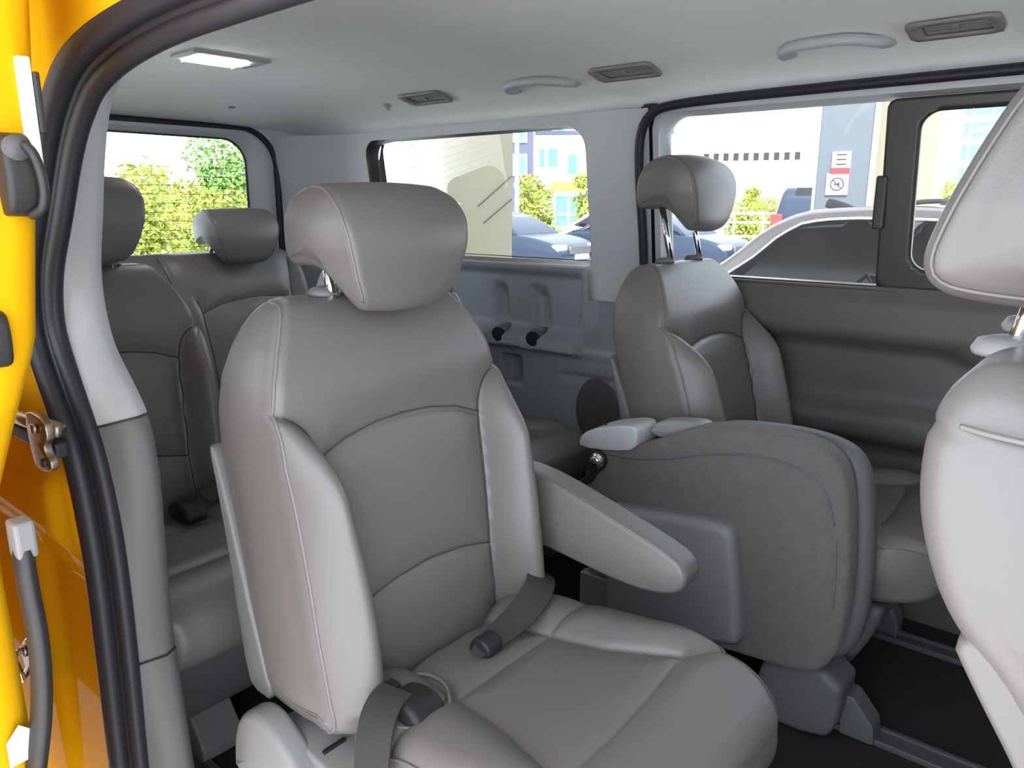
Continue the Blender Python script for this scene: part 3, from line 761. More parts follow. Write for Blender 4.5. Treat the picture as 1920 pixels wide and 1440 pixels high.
tr = pillow('tray_box', TR, .030, .020, 'plastic_mid', fold, .006, .006, .004, shift=(0, -.088, 0), spine=((-.12, .30), (.02, .32)), ch=2)
pillow('hinge_cap', lp([(-.995, .535), (-.995, .560), (-.975, .580), (-.93, .598), (-.875, .612), (-.848, .614), (-.838, .600), (-.842, .560), (-.90, .545)]), .048, .006, 'plastic_pale', fold, .005, .01, .002, shift=(0, -.035, 0), ch=1, spine=((-.28, .562), (-.19, .585)))
lathe('screw_hole', [(0, 0), (.005, 0), (.005, .002), (0, .002)], 'black', fold, 10, 'Z', (-.262, -.055, .5955))
pillow('seat_strap', lp([(-.835, .580), (-.83, .612), (-.80, .628), (-.755, .634), (-.70, .640), (-.69, .60)]), .026, .010, 'plastic', fold, .006, .01, .003, shift=(0, -.012, 0), ch=2)
# bolted pivot bracket
bkt = pillow('pivot_bracket', lp([(-.978, .505), (-.968, .535), (-.935, .542), (-.915, .52), (-.925, .495), (-.945, .48), (-.955, .455), (-.985, .44), (-.99, .452), (-.965, .47)]), .006, .003, 'black', fold, .005, .006, .001, shift=(0, -.080, 0), ch=1)
lathe('bolt', [(0, -.012), (.011, -.012), (.013, -.008), (.013, -.003), (.019, -.002), (.019, 0), (0, 0)], 'chrome', bkt, 16, 'Y', (-.942 - ox, -.086, .515))
boxes('side_bracket', [(-.985 - ox, -.885 - ox, -.082, -.055, .10, .22), (-.97 - ox, -.955 - ox, -.075, .02, .0, .12)], 'plastic_mid', fold, .004)
pillow('seat_base', lp([(-.60, .0), (-.56, .05), (-.53, .16), (-.37, .165), (-.372, .05), (-.40, .0)]), .055, .016, 'plastic_low_and_shade', fold, .012, .014, .003, shift=(0, .02, 0), ch=1)
pillow('foot', lp([(-.38, .004), (-.385, .095), (-.36, .098), (-.315, .045), (-.312, .004)]), .028, .004, 'plastic_low_and_shade', fold, .01, .02, .001, shift=(0, .045, 0), ch=0, smooth=False)
tube('carpet_seam', chaikin([(-.95 - ox, -.0765, .535), (-.86 - ox, -.0765, .535), (-.76 - ox, -.0765, .556), (-.66 - ox, -.0765, .592), (-.56 - ox, -.0765, .608), (-.47 - ox, -.0765, .600), (-.425 - ox, -.0765, .565), (-.405 - ox, -.0762, .50)], 2), .0022, 'plastic_low_and_shade', fold, 6)
tube('carpet_crease', chaikin([(-.400 - ox, -.0765, .47), (-.394 - ox, -.0765, .40), (-.393 - ox, -.0765, .33)], 2), .0028, 'carpet_grey', fold, 6)

# ================================================================== things fixed to the roof and the door
def ceil_frame(x, y):
    e = .004
    p = Vector((x, y, float(ceil_z(x, y))))
    tx = Vector((1, 0, float(ceil_z(x + e, y) - ceil_z(x - e, y)) / (2 * e))).normalized()
    ty = Vector((0, 1, float(ceil_z(x, y + e) - ceil_z(x, y - e)) / (2 * e))).normalized()
    nz = tx.cross(ty).normalized(); ty = nz.cross(tx)
    return Matrix(((tx.x, ty.x, nz.x, p.x), (tx.y, ty.y, nz.y, p.y), (tx.z, ty.z, nz.z, p.z), (0, 0, 0, 1)))

def grab_handle(x, y, label, L=.25):
    t = thing('grab_handle', label, 'handle', group='roof grab handles'); t.matrix_world = ceil_frame(x, y)
    pts = chaikin([(-L / 2 + .01, .052, .006), (-L / 2 + .000, .040, -.010), (-L / 2 + .012, -.006, -.018), (-L * .3, -.030, -.018), (L * .2, -.034, -.018), (L / 2 - .030, -.018, -.018), (L / 2 + .004, .025, -.012), (L / 2 + .004, .050, .006)], 3)
    rad = .0145 + .003 * np.abs(np.linspace(-1, 1, len(pts))) ** 3
    tube('grip', pts, rad, 'plastic_pale', t, 14, flat=.85)
    for s in (-1, 1):
        pillow('mount', [(s * L / 2 - .026, .004), (s * L / 2 - .022, -.008), (s * L / 2, -.014), (s * L / 2 + .022, -.008), (s * L / 2 + .026, .004)], .016, .008, 'plastic_pale', t, .005, .006, .002, shift=(0, .050, 0))
    return t
grab_handle(-1.515, .615, 'grey roof grab handle over the pillar, between two air vents', .22)
grab_handle(-.655, .60, 'grey roof grab handle above the far sliding door window', .22)

def air_vent(x, y, label, L=.20, Wd=.09):
    t = thing('air_vent', label, 'vent', group='ceiling air vents'); t.matrix_world = ceil_frame(x, y)
    fo = rrect(-L / 2, L / 2, -Wd / 2, Wd / 2, .014, 5); fi = rrect(-L / 2 + .030, L / 2 - .018, -Wd / 2 + .016, Wd / 2 - .016, .004, 3)
    vs, fs = panel_data(fo, [fi], .02)
    f = mesh('vent_frame', np.c_[vs, -.005 + 0 * vs[:, 0]], fs, 'plastic', t); sol = f.modifiers.new('s', 'SOLIDIFY'); sol.thickness = .006; sol.offset = 1
    boxes('vent_back', [(-L / 2 + .028, L / 2 - .016, -Wd / 2 + .014, Wd / 2 - .014, -.0015, .002)], 'plastic_mid', t)
    for k in range(4):
        yy = -Wd / 2 + .025 + k * (Wd - .05) / 3
        boxes('slat', [(-L / 2 + .031, L / 2 - .019, yy - .004, yy + .005, -.0055, -.002)], 'plastic', t, .001)
    boxes('vent_tab', [(-.004, .010, -.010, .010, -.010, -.004)], 'plastic', t, .002)
    boxes('thumb_wheel', [(-L / 2 + .012, -L / 2 + .022, -.014, .014, -.009, -.002)], 'plastic_dark', t, .002)
    return t
air_vent(-2.0, .635, 'grey ceiling air vent furthest back, above the quarter window')
air_vent(-1.205, .625, 'grey ceiling air vent above the pillar between the two far windows')
air_vent(-.40, .605, 'grey ceiling air vent furthest forward, at the top right beside a grab handle', .175)

t = thing('dome_lamp', 'white rectangular dome lamp with clear lens in the rear ceiling', 'lamp'); t.matrix_world = ceil_frame(-2.10, -.05)
pillow('lamp_housing', [(-.075, .004), (-.070, -.008), (-.050, -.013), (.050, -.013), (.070, -.008), (.075, .004)], .115, .012, 'plastic_pale', t, .006, .012, .002, ch=1)
pillow('lamp_lens', [(-.055, -.008), (-.050, -.019), (.050, -.019), (.055, -.008)], .075, .010, 'lamp', t, .006, .01, .002, ch=1, shift=(0, -.02, 0))
boxes('lamp_switch', [(-.03, .03, .068, .090, -.017, -.010)], 'plastic', t, .003)
t = thing('coat_hook', 'small round grey clip in the headliner near the rear vent', 'hook'); t.matrix_world = ceil_frame(-2.22, .655)
lathe('hook_base', [(0, .003), (.016, .003), (.017, -.003), (.012, -.007), (0, -.007)], 'plastic_pale', t, 18)
tube('hook_tip', [(0, 0, -.005), (.004, .004, -.016), (.012, .008, -.018)], .004, 'plastic_pale', t, 8)
for (x, y, lab) in ((-2.72, .34, 'right-hand small round clip on the headliner edge above the rear window'), (-2.72, -.10, 'left-hand small round clip on the headliner edge above the rear window')):
    o = lathe('headliner_clip', [(0, .003), (.014, .003), (.014, -.002), (.008, -.004), (0, -.004)], 'plastic', None, 16); tag(o, lab, 'clip', 'headliner clips'); o.matrix_world = ceil_frame(x, y)

# small dark clip hanging at the rear window edge
t = thing('hanging_clip', 'small black clip hanging at the upper left edge of the rear window', 'clip', (-2.955, -.068, 1.315))
tube('clip_wire', chaikin([(0, .012, .05), (.0, .016, .02), (0, .006, -.01), (0, -.004, .0), (0, -.006, .04)], 2), .0028, 'black', t, 6)
boxes('clip_body', [(-.006, .006, -.012, .010, -.035, .0)], 'black', t, .002)

# ------------------------------------------------------------------ open near sliding door, its edge at the far left
dz = np.linspace(-.05, 1.55, 60)
def edge_sec(z, xb=-2.35):
    y0 = float(np.interp(z, [-.05, .50, .74, .80, .88, .96, 1.14, 1.29, 1.55], [-1.078, -1.077, -1.080, -1.075, -1.048, -1.018, -.995, -.981, -.965])) + .013
    return [(xb, y0 + .0), (-.93, y0 + .0), (-.875, y0 - .004), (-.862, y0 - .014), (-.858, y0 - .03), (-.862, y0 - .05), (-.862, y0 - .085), (-.852, y0 - .11), (-.875, y0 - .135), (xb, y0 - .145)]
rows = [np.array([(a, b, z) for a, b in edge_sec(float(z))]) for z in np.linspace(-.05, .90, 40)]
d3 = struct(loft('door_3', rows, 'yellow'))
rows = [np.array([(a, b, z) for a, b in edge_sec(float(z), -1.03)]) for z in np.linspace(.90, 1.55, 30)]
loft('door_frame', rows, 'yellow', d3)
boxes('door_frame', [(-2.35, -1.0, -1.14, -1.00, .86, .90), (-2.35, -1.0, -1.09, -.97, 1.45, 1.55), (-2.35, -2.22, -1.11, -.99, .90, 1.46)], 'yellow', d3, .01)
mesh('door_glass', [(-2.25, -1.085, .89), (-1.01, -1.085, .89), (-1.01, -1.035, 1.47), (-2.25, -1.035, 1.47)], [(0, 1, 2, 3)], 'glass_tint', d3, False)
def ey(z): return edge_sec(z)[3][1]
boxes('edge_plate', [(-.862, -.852, -.998, -.986, 1.13, 1.235)], 'white_metal', d3, .002)
boxes('edge_slot', [(-.862, -.850, -.986, -.980, 1.165, 1.222)], 'black', d3, .002)
pillow('door_latch', [(-.866, 1.086), (-.84, 1.09), (-.832, 1.12), (-.836, 1.150), (-.845, 1.164), (-.866, 1.165)], .014, .006, 'black', d3, .006, .006, .002, shift=(0, -1.012, 0), ch=1)
tube('latch_loop', chaikin([(-.84, -1.010, 1.155), (-.825, -1.004, 1.148), (-.822, -.999, 1.12), (-.826, -1.000, 1.095), (-.845, -1.006, 1.088)], 2), .0045, 'black', d3, 8)
lathe('latch_roller', [(0, 0), (.010, 0), (.012, .006), (.012, .012), (0, .012)], 'plastic_dark', d3, 14, 'X', (-.845, -1.014, 1.15))
pillow('rubber_buffer', [(-.868, .94), (-.848, .945), (-.845, .97), (-.848, .995), (-.868, 1.0)], .013, .005, 'black', d3, .006, .006, .002, shift=(0, -1.050, 0), ch=1)
# curved grey-black seal flap on the lower edge
fl = chaikin([(-.862, -1.052, .765), (-.845, -1.058, .72), (-.838, -1.057, .66), (-.842, -1.062, .58), (-.855, -1.075, .50)], 3)
tube('edge_flap', fl, .016, 'black', d3, 10, flat=.6)
boxes('flap_end', [(-.87, -.842, -1.063, -1.043, .745, .785)], 'plastic_mid', d3, .004)
wall_panel('edge_sticker', np.array([(-1.098, .52), (-1.070, .52), (-1.070, .565), (-1.098, .565)]), [], .03, lambda y, z: -.8505 + 0 * y, 'plastic_pale', d3, axis='X')

# roller arm of the door in front of the jamb
t = thing('roller_arm', 'rusty steel roller arm bridging the yellow door jamb at the left', 'arm', (-1.06, -.915, .79))
boxes('arm_bar', [(-.30, -.045, -.016, .002, -.028, -.006)], 'black', t, .004)
tube('arm_tube', [(-.30, -.014, .004), (-.14, -.014, .010), (-.03, -.012, .016)], .0105, 'steel', t, 10)
pillow('arm_bracket', [(-.075, -.035), (-.085, .035), (-.060, .040), (-.018, .036), (-.012, .010), (-.030, .002), (-.030, -.012), (-.012, -.018), (-.014, -.034), (-.05, -.04)], .006, .003, 'steel', t, .004, .006, .001, shift=(0, -.028, 0), ch=1)
lathe('arm_bolt', [(0, 0), (.007, 0), (.007, .008), (0, .008)], 'steel', t, 10, 'Y', (-.040, -.042, .022))
lathe('arm_bolt', [(0, 0), (.006, 0), (.006, .008), (0, .008)], 'black', t, 10, 'Y', (-.026, -.040, -.022))

# striker loop low on the jamb
t = thing('door_striker', 'steel striker loop on a round plate low on the yellow jamb', 'striker', (-1.375, -.925, .335))
lathe('striker_plate', [(0, 0), (.042, 0), (.045, .004), (.045, .012), (0, .012)], 'steel', t, 24, 'Y', (0, 0, 0))
tube('striker_loop', chaikin([(-.02, .0, .022), (-.015, -.022, .020), (.022, -.024, .004), (.024, -.022, -.012), (-.02, .0, -.018)], 2), .006, 'chrome', t, 8)
lathe('striker_bolt', [(0, 0), (.010, 0), (.010, -.008), (0, -.008)], 'steel', t, 6, 'Y', (-.012, 0, .022))

# ================================================================== outside
GZ = -.5
def dirp(dx, dy, dist): return (dx * dist, -1.29 + dy * dist)
vs, fs = panel_data(np.array([(-140, -60), (60, -60), (60, 140), (-140, 140)]), [], 20)
g = mesh('ground', np.c_[vs, np.full(len(vs), GZ)], fs, 'asphalt'); g['kind'] = 'structure'

# road deck carried by the columns, shading the van
deck = boxes('bridge_deck', [(-7.2, 5, -3.8, 3.4, 5.2, 6.2)], 'concrete'); struct(deck)

def prism(name, poly, z0, z1, m, parent=None):
    n = len(poly); V = [(x, y, z0) for x, y in poly] + [(x, y, z1) for x, y in poly]
    F = [(i, (i + 1) % n, n + (i + 1) % n, n + i) for i in range(n)] + [tuple(range(n))[::-1], tuple(range(n, 2 * n))]
    return mesh(name, V, F, m, parent, False)
c = prism('bridge_column', [(-4.62, 3.05), (-4.24, 2.96), (-4.18, 3.69), (-4.72, 4.15), (-4.9, 3.8)], GZ, 5.2, 'concrete')
for (y0, z0, y1, z1) in ((3.30, 1.07, 3.68, 1.31), (3.36, .94, 3.68, 1.13)):
    tube('cable', [(-4.24 + .06 * (y0 - 2.96) / .73 + .012, y0, z0), (-4.24 + .06 * (y1 - 2.96) / .73 + .012, y1, z1)], .004, 'ink', c, 6)
tag(c, 'broad beige concrete column seen through the far quarter window', 'column')
c2 = prism('bridge_column', [(-6.05, 3.95), (-5.75, 4.25), (-6.1, 4.75), (-6.5, 4.45)], GZ, 5.2, 'concrete_stained_shaded'); tag(c2, 'added stained beige column, shade put into its colour, behind the broad one, at the left of the quarter window', 'column')  # added column, stands in for the darker left side of the broad one
t = thing('drain_pipe', 'thin grey drain pipe left of the beige column', 'pipe', (-5.75, 3.45, GZ))
tube('pipe', [(0, 0, 0), (0, 0, 5.7)], .035, 'ink', t, 10); [boxes('pipe_clip', [(-.05, .05, -.05, .05, z, z + .05)], 'steel', t) for z in (1.2, 3.2)]

# clad column with notices
cx, cy = dirp(-.2975, .9547, 8.6)
t = thing('clad_column', 'blue-grey clad column with two notices behind the silver car', 'column', (cx, cy, GZ), R(12))
boxes('shaft', [(-.235, .235, -.22, .22, 0, 5.7)], 'column', t, .01)
boxes('edge_trim', [(-.262, -.236, -.23, .2, 0, 5.7)], 'white_metal', t)
boxes('edge_trim', [(.236, .262, -.23, .2, 0, 5.7)], 'white_metal', t)
def notice(name, x, z, w_, h_, label, kind):
    a = R(12); lx, ly = x, -.228
    o = thing(name, label, 'sign', (cx + lx * math.cos(a) - ly * math.sin(a), cy + lx * math.sin(a) + ly * math.cos(a), z), a)
    boxes('sheet', [(-w_ / 2, w_ / 2, -.006, .004, -h_ / 2, h_ / 2)], 'paper', o)
    if kind == 'ban':
        V = []; F = []; n = 28
        for k in range(n):
            for r_ in (.052, .064): V.append((r_ * math.cos(2 * math.pi * k / n), -.008, r_ * math.sin(2 * math.pi * k / n)))
        for k in range(n): F.append((2 * k, 2 * k + 1, (2 * k + 3) % (2 * n), (2 * k + 2) % (2 * n)))
        mesh('ban_ring', V, F, 'ink', o)
        boxes('ban_bar', [(-.055, .055, -.0085, -.0075, -.005, .005)], 'ink', o, 0, Matrix.Rotation(R(45), 4, 'Y'))
        boxes('pictogram', [(-.030, .024, -.0082, -.0072, -.008, .006), (.006, .02, -.0082, -.0072, -.02, .022)], 'ink', o)
    else:
        boxes('red_band', [(-w_ / 2, w_ / 2, -.008, -.006, -h_ / 2, -h_ / 2 + .06)], 'red', o)
        boxes('print', [(-.045, .045, -.008, -.006, -.02 + k * .045, -.005 + k * .045) for k in range(3)], 'ink', o)
    return o
notice('notice', -.02, 1.475, .17, .21, 'white notice with a red lower band, upper of the two on the clad column', 'band')
notice('notice', -.04, 1.275, .20, .20, 'square white notice with a crossed circle, lower of the two on the clad column', 'ban')
px_, py_ = dirp(-.268, .9635, 9.0)
c = prism('cream_column', [(px_ - .12, py_), (px_ + .55, py_ + .1), (px_ + .5, py_ + .7), (px_ - .15, py_ + .6)], GZ, 5.2, 'concrete'); tag(c, 'cream concrete column just right of the blue-grey clad column', 'column')

# ---------------------------------------------------------------- vehicles
def car(label, x, y, rz, paint, L=4.6, H=1.47, W=.90, kind='sedan', rails=False, fin=False, group='parked cars'):
    t = thing('car', label, 'car', (x, y, GZ), rz, group)
    f = L / 2
    hw = .22 if kind == 'sedan' else .25
    body = [(-f, .36), (-f - .0, .62), (-f + .04, .86), (-f + .25, .93), (-f * .4, .94), (f * .35, .92), (f * .62, .88), (f * .9, .74), (f, .58), (f, .34), (f * .9, .24), (-f * .9, .24)]
    if kind == 'suv': body = [(a, b * 1.08) for a, b in body]
    pillow('body', body, W, .10, paint, t, .06, .12, .03, lambda xx, zz: 1 - .06 * np.clip(zz - .55, 0, 1) - .10 * np.clip(np.abs(xx) / f - .75, 0, 1) * 2, spine=((-f + .5, .58), (f - .5, .55)))
    bz = .90 if kind == 'sedan' else .98
    if kind == 'sedan': gh = [(-f + .30, bz), (-f + .75, bz + .20), (-f + 1.20, H - .05), (-f + 1.75, H), (-.10, H), (.35, H - .06), (.85, bz + .22), (1.18, bz)]
    else: gh = [(-f + .10, bz), (-f + .22, bz + .4), (-f + .42, H - .03), (-f + 1.0, H), (0, H), (.45, H - .06), (.90, bz + .28), (1.2, bz)]
    ghW = lambda xx, zz: 1 - .24 * np.clip((zz - bz) / (H - bz), 0, 1)
    pillow('cabin', gh + [(1.2, bz - .05), (-f + .2, bz - .05)], W - .06, .06, paint, t, .05, .10, .01, ghW, spine=((-f + 1.2, (H + bz) / 2), (.4, (H + bz) / 2)))
    # side glass, front and rear door panes plus quarter light
    if kind == 'sedan':
        top = H - .085
        g1 = [(-f + .62, bz + .045), (-f + .98, bz + .235), (-f + 1.30, top - .045), (-f + 1.62, top), (-.36, top), (-.36, bz + .03)]
        g2 = [(-.28, bz + .03), (-.28, top), (.05, top - .01), (.35, top - .10), (.78, bz + .10), (.82, bz + .03)]
    else:
        top = H - .10
        g1 = [(-f + .35, bz + .05), (-f + .48, top - .05), (-f + .6, top), (-.36, top), (-.36, bz + .03)]
        g2 = [(-.28, bz + .03), (-.28, top), (.12, top), (.35, top - .06), (.82, bz + .10), (.85, bz + .03)]
    for s in (-1, 1):
        for gg in (g1, g2):
            o = wall_panel('window', chaikin(gg, 1, True), [], .08, lambda xx, zz: s * ((W - .06 + .010) * ghW(xx, zz) + .008), 'car_glass', t)
            sl = o.modifiers.new('s', 'SOLIDIFY'); sl.thickness = .006; sl.offset = 0
        out = g1[:-1] + g2[1:-1]
        tube('window_trim', [(a, s * ((W - .045) * float(ghW(a, b)) + .006), b) for a, b in resample(chaikin(np.array(out[:4] + [(-.3, top)] + g2[2:]), 1), .1)], .012, 'chrome', t, 6)
    # screens
    def screen(name, p0, p1, hwid):
        (x0, z0), (x1, z1) = p0, p1; w0 = (W - .06) * float(ghW(x0, z0)) - (.16 if x0 > 0 else .30); w1 = (W - .06) * float(ghW(x1, z1)) - (.14 if x0 > 0 else .26)
        dx, dz_ = x1 - x0, z1 - z0; l_ = math.hypot(dx, dz_); sgn = 1 if x0 > 0 else -1
        nx, nz_ = abs(dz_) / l_ * sgn * -.008, abs(dx) / l_ * -.008
        mm = ((x0 + x1) / 2 + sgn * .006, (z0 + z1) / 2 + .008)
        V = [(x0 + nx, -w0, z0 + nz_), (x0 + nx, w0, z0 + nz_), (mm[0] + nx, (w0 + w1) / 2, mm[1] + nz_), (x1 + nx, w1, z1 + nz_), (x1 + nx, -w1, z1 + nz_), (mm[0] + nx, -(w0 + w1) / 2, mm[1] + nz_)]
        o = mesh(name, V, [(0, 1, 2, 5), (5, 2, 3, 4)], 'car_glass', t); sl = o.modifiers.new('s', 'SOLIDIFY'); sl.thickness = .01
    screen('windscreen', (1.12, bz + .04), (.42, H - .08), 0)
    screen('rear_window', gh[0] if kind != 'sedan' else (-f + .42, bz + .05), gh[2] if kind != 'sedan' else (-f + 1.16, H - .08), 0)
    for sx in (-f * .60, f * .62):
        for s in (-1, 1):
            wh = lathe('wheel', [(.20, .10), (.30, .11), (.325, .08), (.33, 0), (.325, -.08), (.30, -.11), (.20, -.10)], 'tyre', t, 28, 'Y', (sx, s * (W - .10), .33))
            rim = lathe('rim', [(.03, .02), (.19, .0), (.215, .03), (.22, .0), (.03, -.02)], 'alloy', wh, 28, 'Y', (sx, s * (W - .10) + s * .09, .33))
    for s in (-1, 1):
        pillow('mirror', [(.80, bz + .02), (.78, bz + .12), (.86, bz + .14), (.93, bz + .10), (.92, bz + .02)], .09, .03, paint, t, .02, .03, .01, shift=(-.02, s * (W + .06), 0))
        boxes('tail_lamp', [(-f - .015, -f + .12, s * (W - .16) - .17, s * (W - .16) + .13, .70, .86)] if kind == 'sedan' else [(-f - .02, -f + .10, s * (W - .18) - .12, s * (W - .18) + .12, 1.10, 1.36)], 'tail', t, .02)
        boxes('head_lamp', [(f * .90, f * .985, s * (W - .22) - .16, s * (W - .22) + .16, .60, .70)], 'lamp', t, .02)
    boxes('number_plate', [(-f - .03, -f + .01, -.26, .26, .52, .63), (f - .01, f + .03, -.26, .26, .38, .49)], 'paper', t)
    boxes('grille', [(f - .03, f + .015, -.45, .45, .50, .66)], 'plastic_dark', t, .01)
    if rails:
        for s in (-1, 1): tube('roof_rail', chaikin([(-.40, s * .60, H - .03), (-.30, s * .60, H + .03), (.1, s * .60, H + .03), (.35, s * .60, H - .05)], 2), .016, 'plastic_dark', t, 8)
    if fin:
        pillow('antenna_fin', [(-f + 1.28, H - .035), (-f + 1.30, H + .055), (-f + 1.36, H + .045), (-f + 1.52, H - .01), (-f + 1.52, H - .035)], .022, .01, 'plastic_dark', t, .015, .01, .002, ch=1)
    return t
car('silver car parked close alongside, filling the lower half of the far window', -1.05, 5.1, 0, 'silver', 4.7, 1.58, .92, 'sedan', rails=True, fin=True)
car('dark blue saloon with a pale wheel, right of the beige column', -12.3, 12.9, R(2), 'navy', 4.7, 1.40)
car('white car behind the dark blue saloon, partly hidden by the pillar', -11.3, 17.6, R(0), 'white_paint', 4.6, 1.46)
car('dark SUV with a red tail lamp beside the clad column', *dirp(-.317, .948, 20.4), R(104), 'navy', 4.6, 1.95, .93, 'suv')
car('dark car whose nose shows between the raised headrest and the silver car', -9.44, 15.4, R(0), 'navy', 4.4, 1.40)

# ---------------------------------------------------------------- buildings
def building(label, x, y, rz, w_, d_, h_, m, wins, wm='blue_glass'):
    t = thing('building', label, 'building', (x, y, GZ), rz)
    boxes('walls', [(-w_ / 2, w_ / 2, 0, d_, 0, h_)], m, t)
    boxes('roof_edge', [(-w_ / 2 - .1, w_ / 2 + .1, -.1, d_ + .1, h_, h_ + .3)], 'white_metal', t)
    for (a, b, c_, e) in wins:
        f = boxes('window', [(a - .08, b + .08, -.06, .04, c_ - .08, e + .08)], 'white_metal', t)
        boxes('pane', [(a, b, -.09, -.03, c_, e)], wm, f)
    return t
# white apartment block with a slate-clad corner (about 45 m off)
bx, by = dirp(-.60, .80, 46)
tw = R(37)
b1 = building('white apartment block with blue windows beyond the quarter window', -25.4, 37.1, tw, 8, 8, 10, 'white_wall',
         [(-3.65, -3.35, 3.6, 4.6), (-3.15, -2.6, 3.6, 4.6), (-2.0, -1.5, 3.2, 4.25), (-3.2, -2.9, 5.6, 6.6), (-2.7, -2.3, 5.6, 6.6), (-1.5, -.7, 5.6, 6.6), (-.1, .6, 3.2, 4.3)])
boxes('balcony_slab', [(-3.9, 3.9, -.5, 0, 5.35, 5.55)], 'grey_wall', b1)
bx2, by2 = dirp(-.643, .766, 45)
b2 = building('slate grey block left of the white apartment block', -25.85, 29.4, tw, 2.2, 2.6, 9.5, 'grey_wall', [(.2, .75, 3.0, 3.9), (.2, .75, 4.6, 5.6)])
t = thing('shop_porch', 'white glazed porch under a yellow sign, below the white block', 'porch', (*dirp(-.586, .810, 38), GZ), tw)
boxes('porch_frame', [(-.75, -.62, -.1, .1, 0, 2.0), (.62, .75, -.1, .1, 0, 2.0), (-.05, .05, -.1, .1, 0, 2.0), (-.75, .75, -.1, .1, 1.9, 2.05), (-.75, .75, -.1, .1, 1.0, 1.1)], 'white_metal', t)
boxes('porch_glass', [(-.62, .62, -.02, .02, 0, 1.9)], 'cyan_glass', t)
boxes('porch_sign', [(-.85, .85, -.15, .1, 2.1, 2.55)], 'sign_yellow', t)
# long white hall with a strip of small dark openings
t = thing('hall', 'long white hall with a strip of small dark openings beyond the far window', 'building', (*dirp(-.37, .929, 62), GZ), R(21))
boxes('walls', [(-24, 12.0, 0, 12, 0, 14)], 'white_wall', t)
for k in range(17):
    if k == 10: continue
    boxes('opening', [(-5.2 + k * .72, -4.82 + k * .72, -.05, .1, 4.65, 5.2)], 'black', t)
# turquoise glass tower
t = thing('office_tower', 'turquoise glass office block seen through the small far pane', 'building', (*dirp(-.17, .985, 95), GZ), R(10))
boxes('walls', [(-12, 9, 0, 15, 0, 12.2)], 'white_wall', t)
for k in range(4):
    boxes('glass_band', [(-11.6, 8.6, -.2, .1, 3.6 + k * 2.2, 5.2 + k * 2.2)], 'cyan_glass', t)
for k in range(12):
    boxes('mullion', [(-11.5 + k * 1.75, -11.3 + k * 1.75, -.3, -.1, 3.4, 12.0)], 'white_metal', t)

# ---------------------------------------------------------------- street furniture
def street_lamp(label, x, y, h, arm, rz):
    t = thing('street_lamp', label, 'lamp', (x, y, GZ), rz, 'street lamps')
    tube('pole', [(0, 0, 0), (0, 0, h * .6), (0, 0, h)], [.07, .06, .045], 'white_metal', t, 10)
    tube('lamp_arm', chaikin([(0, 0, h * .80), (arm * .4, 0, h * .83), (arm, 0, h * .90)], 2), .035, 'white_metal', t, 8)
    pillow('lamp_head', [(arm - .05, h * .90), (arm + .05, h * .925), (arm + .55, h * .955), (arm + .6, h * .94), (arm + .5, h * .92)], .09, .03, 'white_metal', t, .03, .04, .01)
street_lamp('white street lamp standing in front of the slate grey block', *dirp(-.638, .770, 24), 6.5, 1.0, R(40))
street_lamp('white street lamp in front of the turquoise office block', *dirp(-.208, .978, 30), 4.2, .9, R(10))
t = thing('railing', 'white roadside railing behind the headrest, in front of the hedge', 'railing', (*dirp(-.41, .912, 23.6), GZ), R(25))
for z in (.65, 1.05, 1.3): tube('rail_bar', [(-1.6, 0, z), (1.6, 0, z)], .03, 'white_metal', t, 8)
for k in range(5): tube('rail_post', [(-1.6 + k * .8, 0, 0), (-1.6 + k * .8, 0, 1.3)], .032, 'white_metal', t, 8)

# ---------------------------------------------------------------- trees and shrubs
def plant(name, label, cat, x, y, h, r, m, seed, n=2600, leaf=.10, trunk=True, group=None, low=.0, lobes=9):
    rng = np.random.default_rng(seed)
    t = thing(name, label, cat, (x, y, GZ), 0, group)
    if trunk:
        parts = [tube_data([(0, 0, 0), (.03, .02, h * .35), (0, 0, h * .7)], [r * .07, r * .055, r * .03], 8)]
        for k in range(6):
            a = k * 1.05 + rng.uniform(0, .5); parts.append(tube_data([(0, 0, h * (.3 + .05 * k)), (math.cos(a) * r * .35, math.sin(a) * r * .35, h * (.45 + .05 * k)), (math.cos(a) * r * .65, math.sin(a) * r * .65, h * (.55 + .06 * k))], [r * .03, r * .022, r * .01], 6))
        Vt, Ft = multi(parts); mesh('stem', Vt, Ft, 'bark', t)
    C = []
    for k in range(lobes):
        a = rng.uniform(0, 2 * math.pi); rr = rng.uniform(0, .55) * r; zz = rng.uniform(low + .25, .88) * h
        C.append((rr * math.cos(a), rr * math.sin(a), zz, r * rng.uniform(.35, .60)))
    V = []; F = []
    for i in range(n):
        cx_, cy_, cz_, cr = C[i % lobes]
        d = rng.normal(size=3); d /= np.linalg.norm(d); p = np.array([cx_, cy_, cz_]) + d * cr * rng.uniform(.55, 1.05) * np.array([1, 1, .85])
        if p[2] < .05: continue
        nn = d + rng.normal(size=3) * .6; nn /= np.linalg.norm(nn); u = np.cross(nn, rng.normal(size=3)); u /= np.linalg.norm(u); v = np.cross(nn, u)
        s = leaf * rng.uniform(.6, 1.3); o = len(V)
        V += [p - u * s, p + v * s * .5 + nn * s * .12, p + u * s, p - v * s * .5 + nn * s * .12]; F.append((o, o + 1, o + 2, o + 3))
    mesh('foliage', V, F, m, t, False, fix=False)
    return t
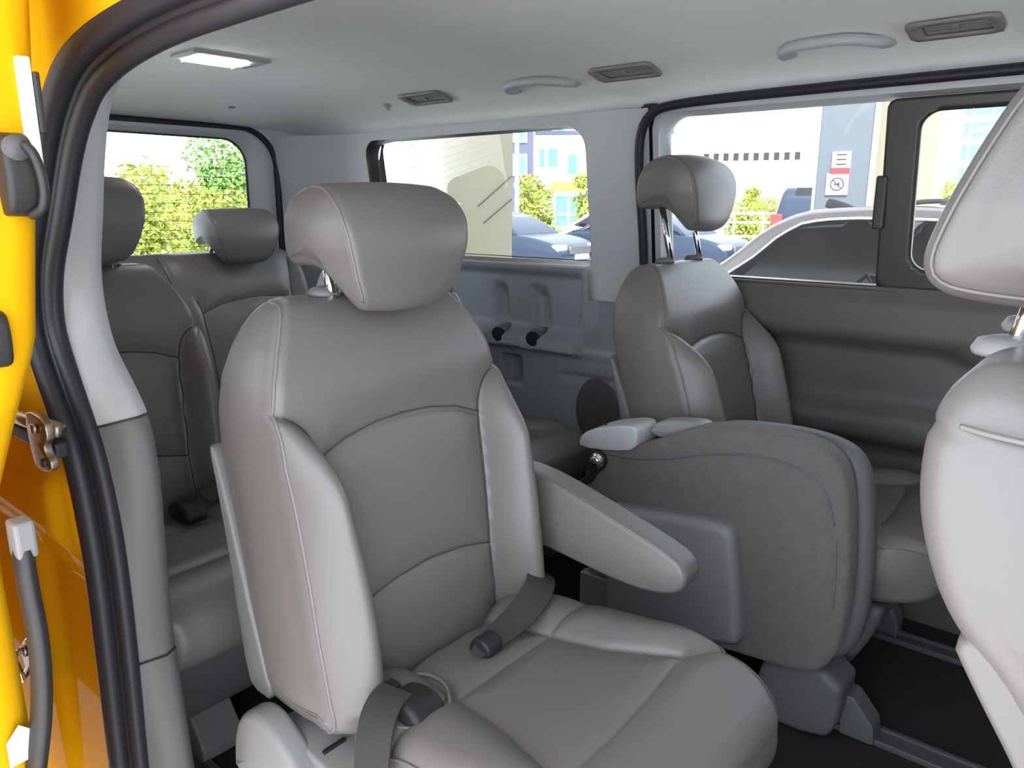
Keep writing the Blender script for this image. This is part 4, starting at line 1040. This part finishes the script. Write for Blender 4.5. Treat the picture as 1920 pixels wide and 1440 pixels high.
# behind the van, through the rear window
plant('tree', 'green tree at the right edge of the rear window', 'tree', *dirp(-.862, .507, 21), 3.2, 1.5, 'leaf_green', 1, 5200, .075, group='trees behind the van')
plant('shrub', 'tallest yellow-green shrub in the middle of the rear window', 'shrub', *dirp(-.905, .425, 17.5), 2.35, 1.1, 'leaf', 2, 5200, .055, group='shrubs behind the van')
plant('shrub', 'yellow-green shrub low behind the bench headrest', 'shrub', *dirp(-.868, .497, 11), 1.72, .95, 'leaf', 3, 5200, .045, group='shrubs behind the van')
plant('shrub', 'yellow-green shrub left in the rear window beside the dark headrest', 'shrub', *dirp(-.912, .41, 13.2), 1.75, 1.0, 'leaf', 4, 5200, .048, group='shrubs behind the van')
plant('shrub', 'yellow-green shrub at the left edge of the rear window', 'shrub', *dirp(-.93, .368, 15.5), 1.85, 1.0, 'leaf', 5, 4600, .052, group='shrubs behind the van')
plant('shrub', 'loose yellow-green shrub between the tall shrub and the green tree', 'shrub', *dirp(-.885, .466, 15), 1.9, 1.0, 'leaf', 6, 5000, .052, group='shrubs behind the van')
# beyond the quarter window
plant('tree', 'yellow-green young tree beside the white street lamp pole', 'tree', *dirp(-.622, .783, 27), 2.5, .8, 'leaf', 7, 2600, .09, group='street trees')
plant('shrub', 'round yellow-green shrub above the dark blue saloon', 'shrub', *dirp(-.612, .79, 21.5), 1.6, .7, 'leaf', 8, 2000, .08, group='street shrubs')
plant('tree', 'yellow-green tree right of the glazed porch', 'tree', *dirp(-.568, .823, 31), 2.9, .9, 'leaf', 9, 2400, .10, group='street trees')
# beyond the far door window
plant('tree', 'small bright round tree behind the raised headrest', 'tree', *dirp(-.392, .92, 33), 2.4, .5, 'leaf', 10, 1800, .08, group='street trees', low=.3)
plant('shrub', 'low yellow-green hedge shrub right of the raised headrest', 'shrub', *dirp(-.402, .9155, 26), 1.7, .9, 'leaf', 11, 2400, .07, trunk=False, group='street shrubs')
plant('shrub', 'low yellow-green hedge shrub beside the dark SUV', 'shrub', *dirp(-.365, .931, 28.6), 1.7, .9, 'leaf', 12, 2400, .07, trunk=False, group='street shrubs')
plant('shrub', 'yellow shrub below the turquoise office block', 'shrub', *dirp(-.19, .98, 34), 2.3, 1.4, 'leaf', 13, 2000, .10, trunk=False, group='street shrubs')
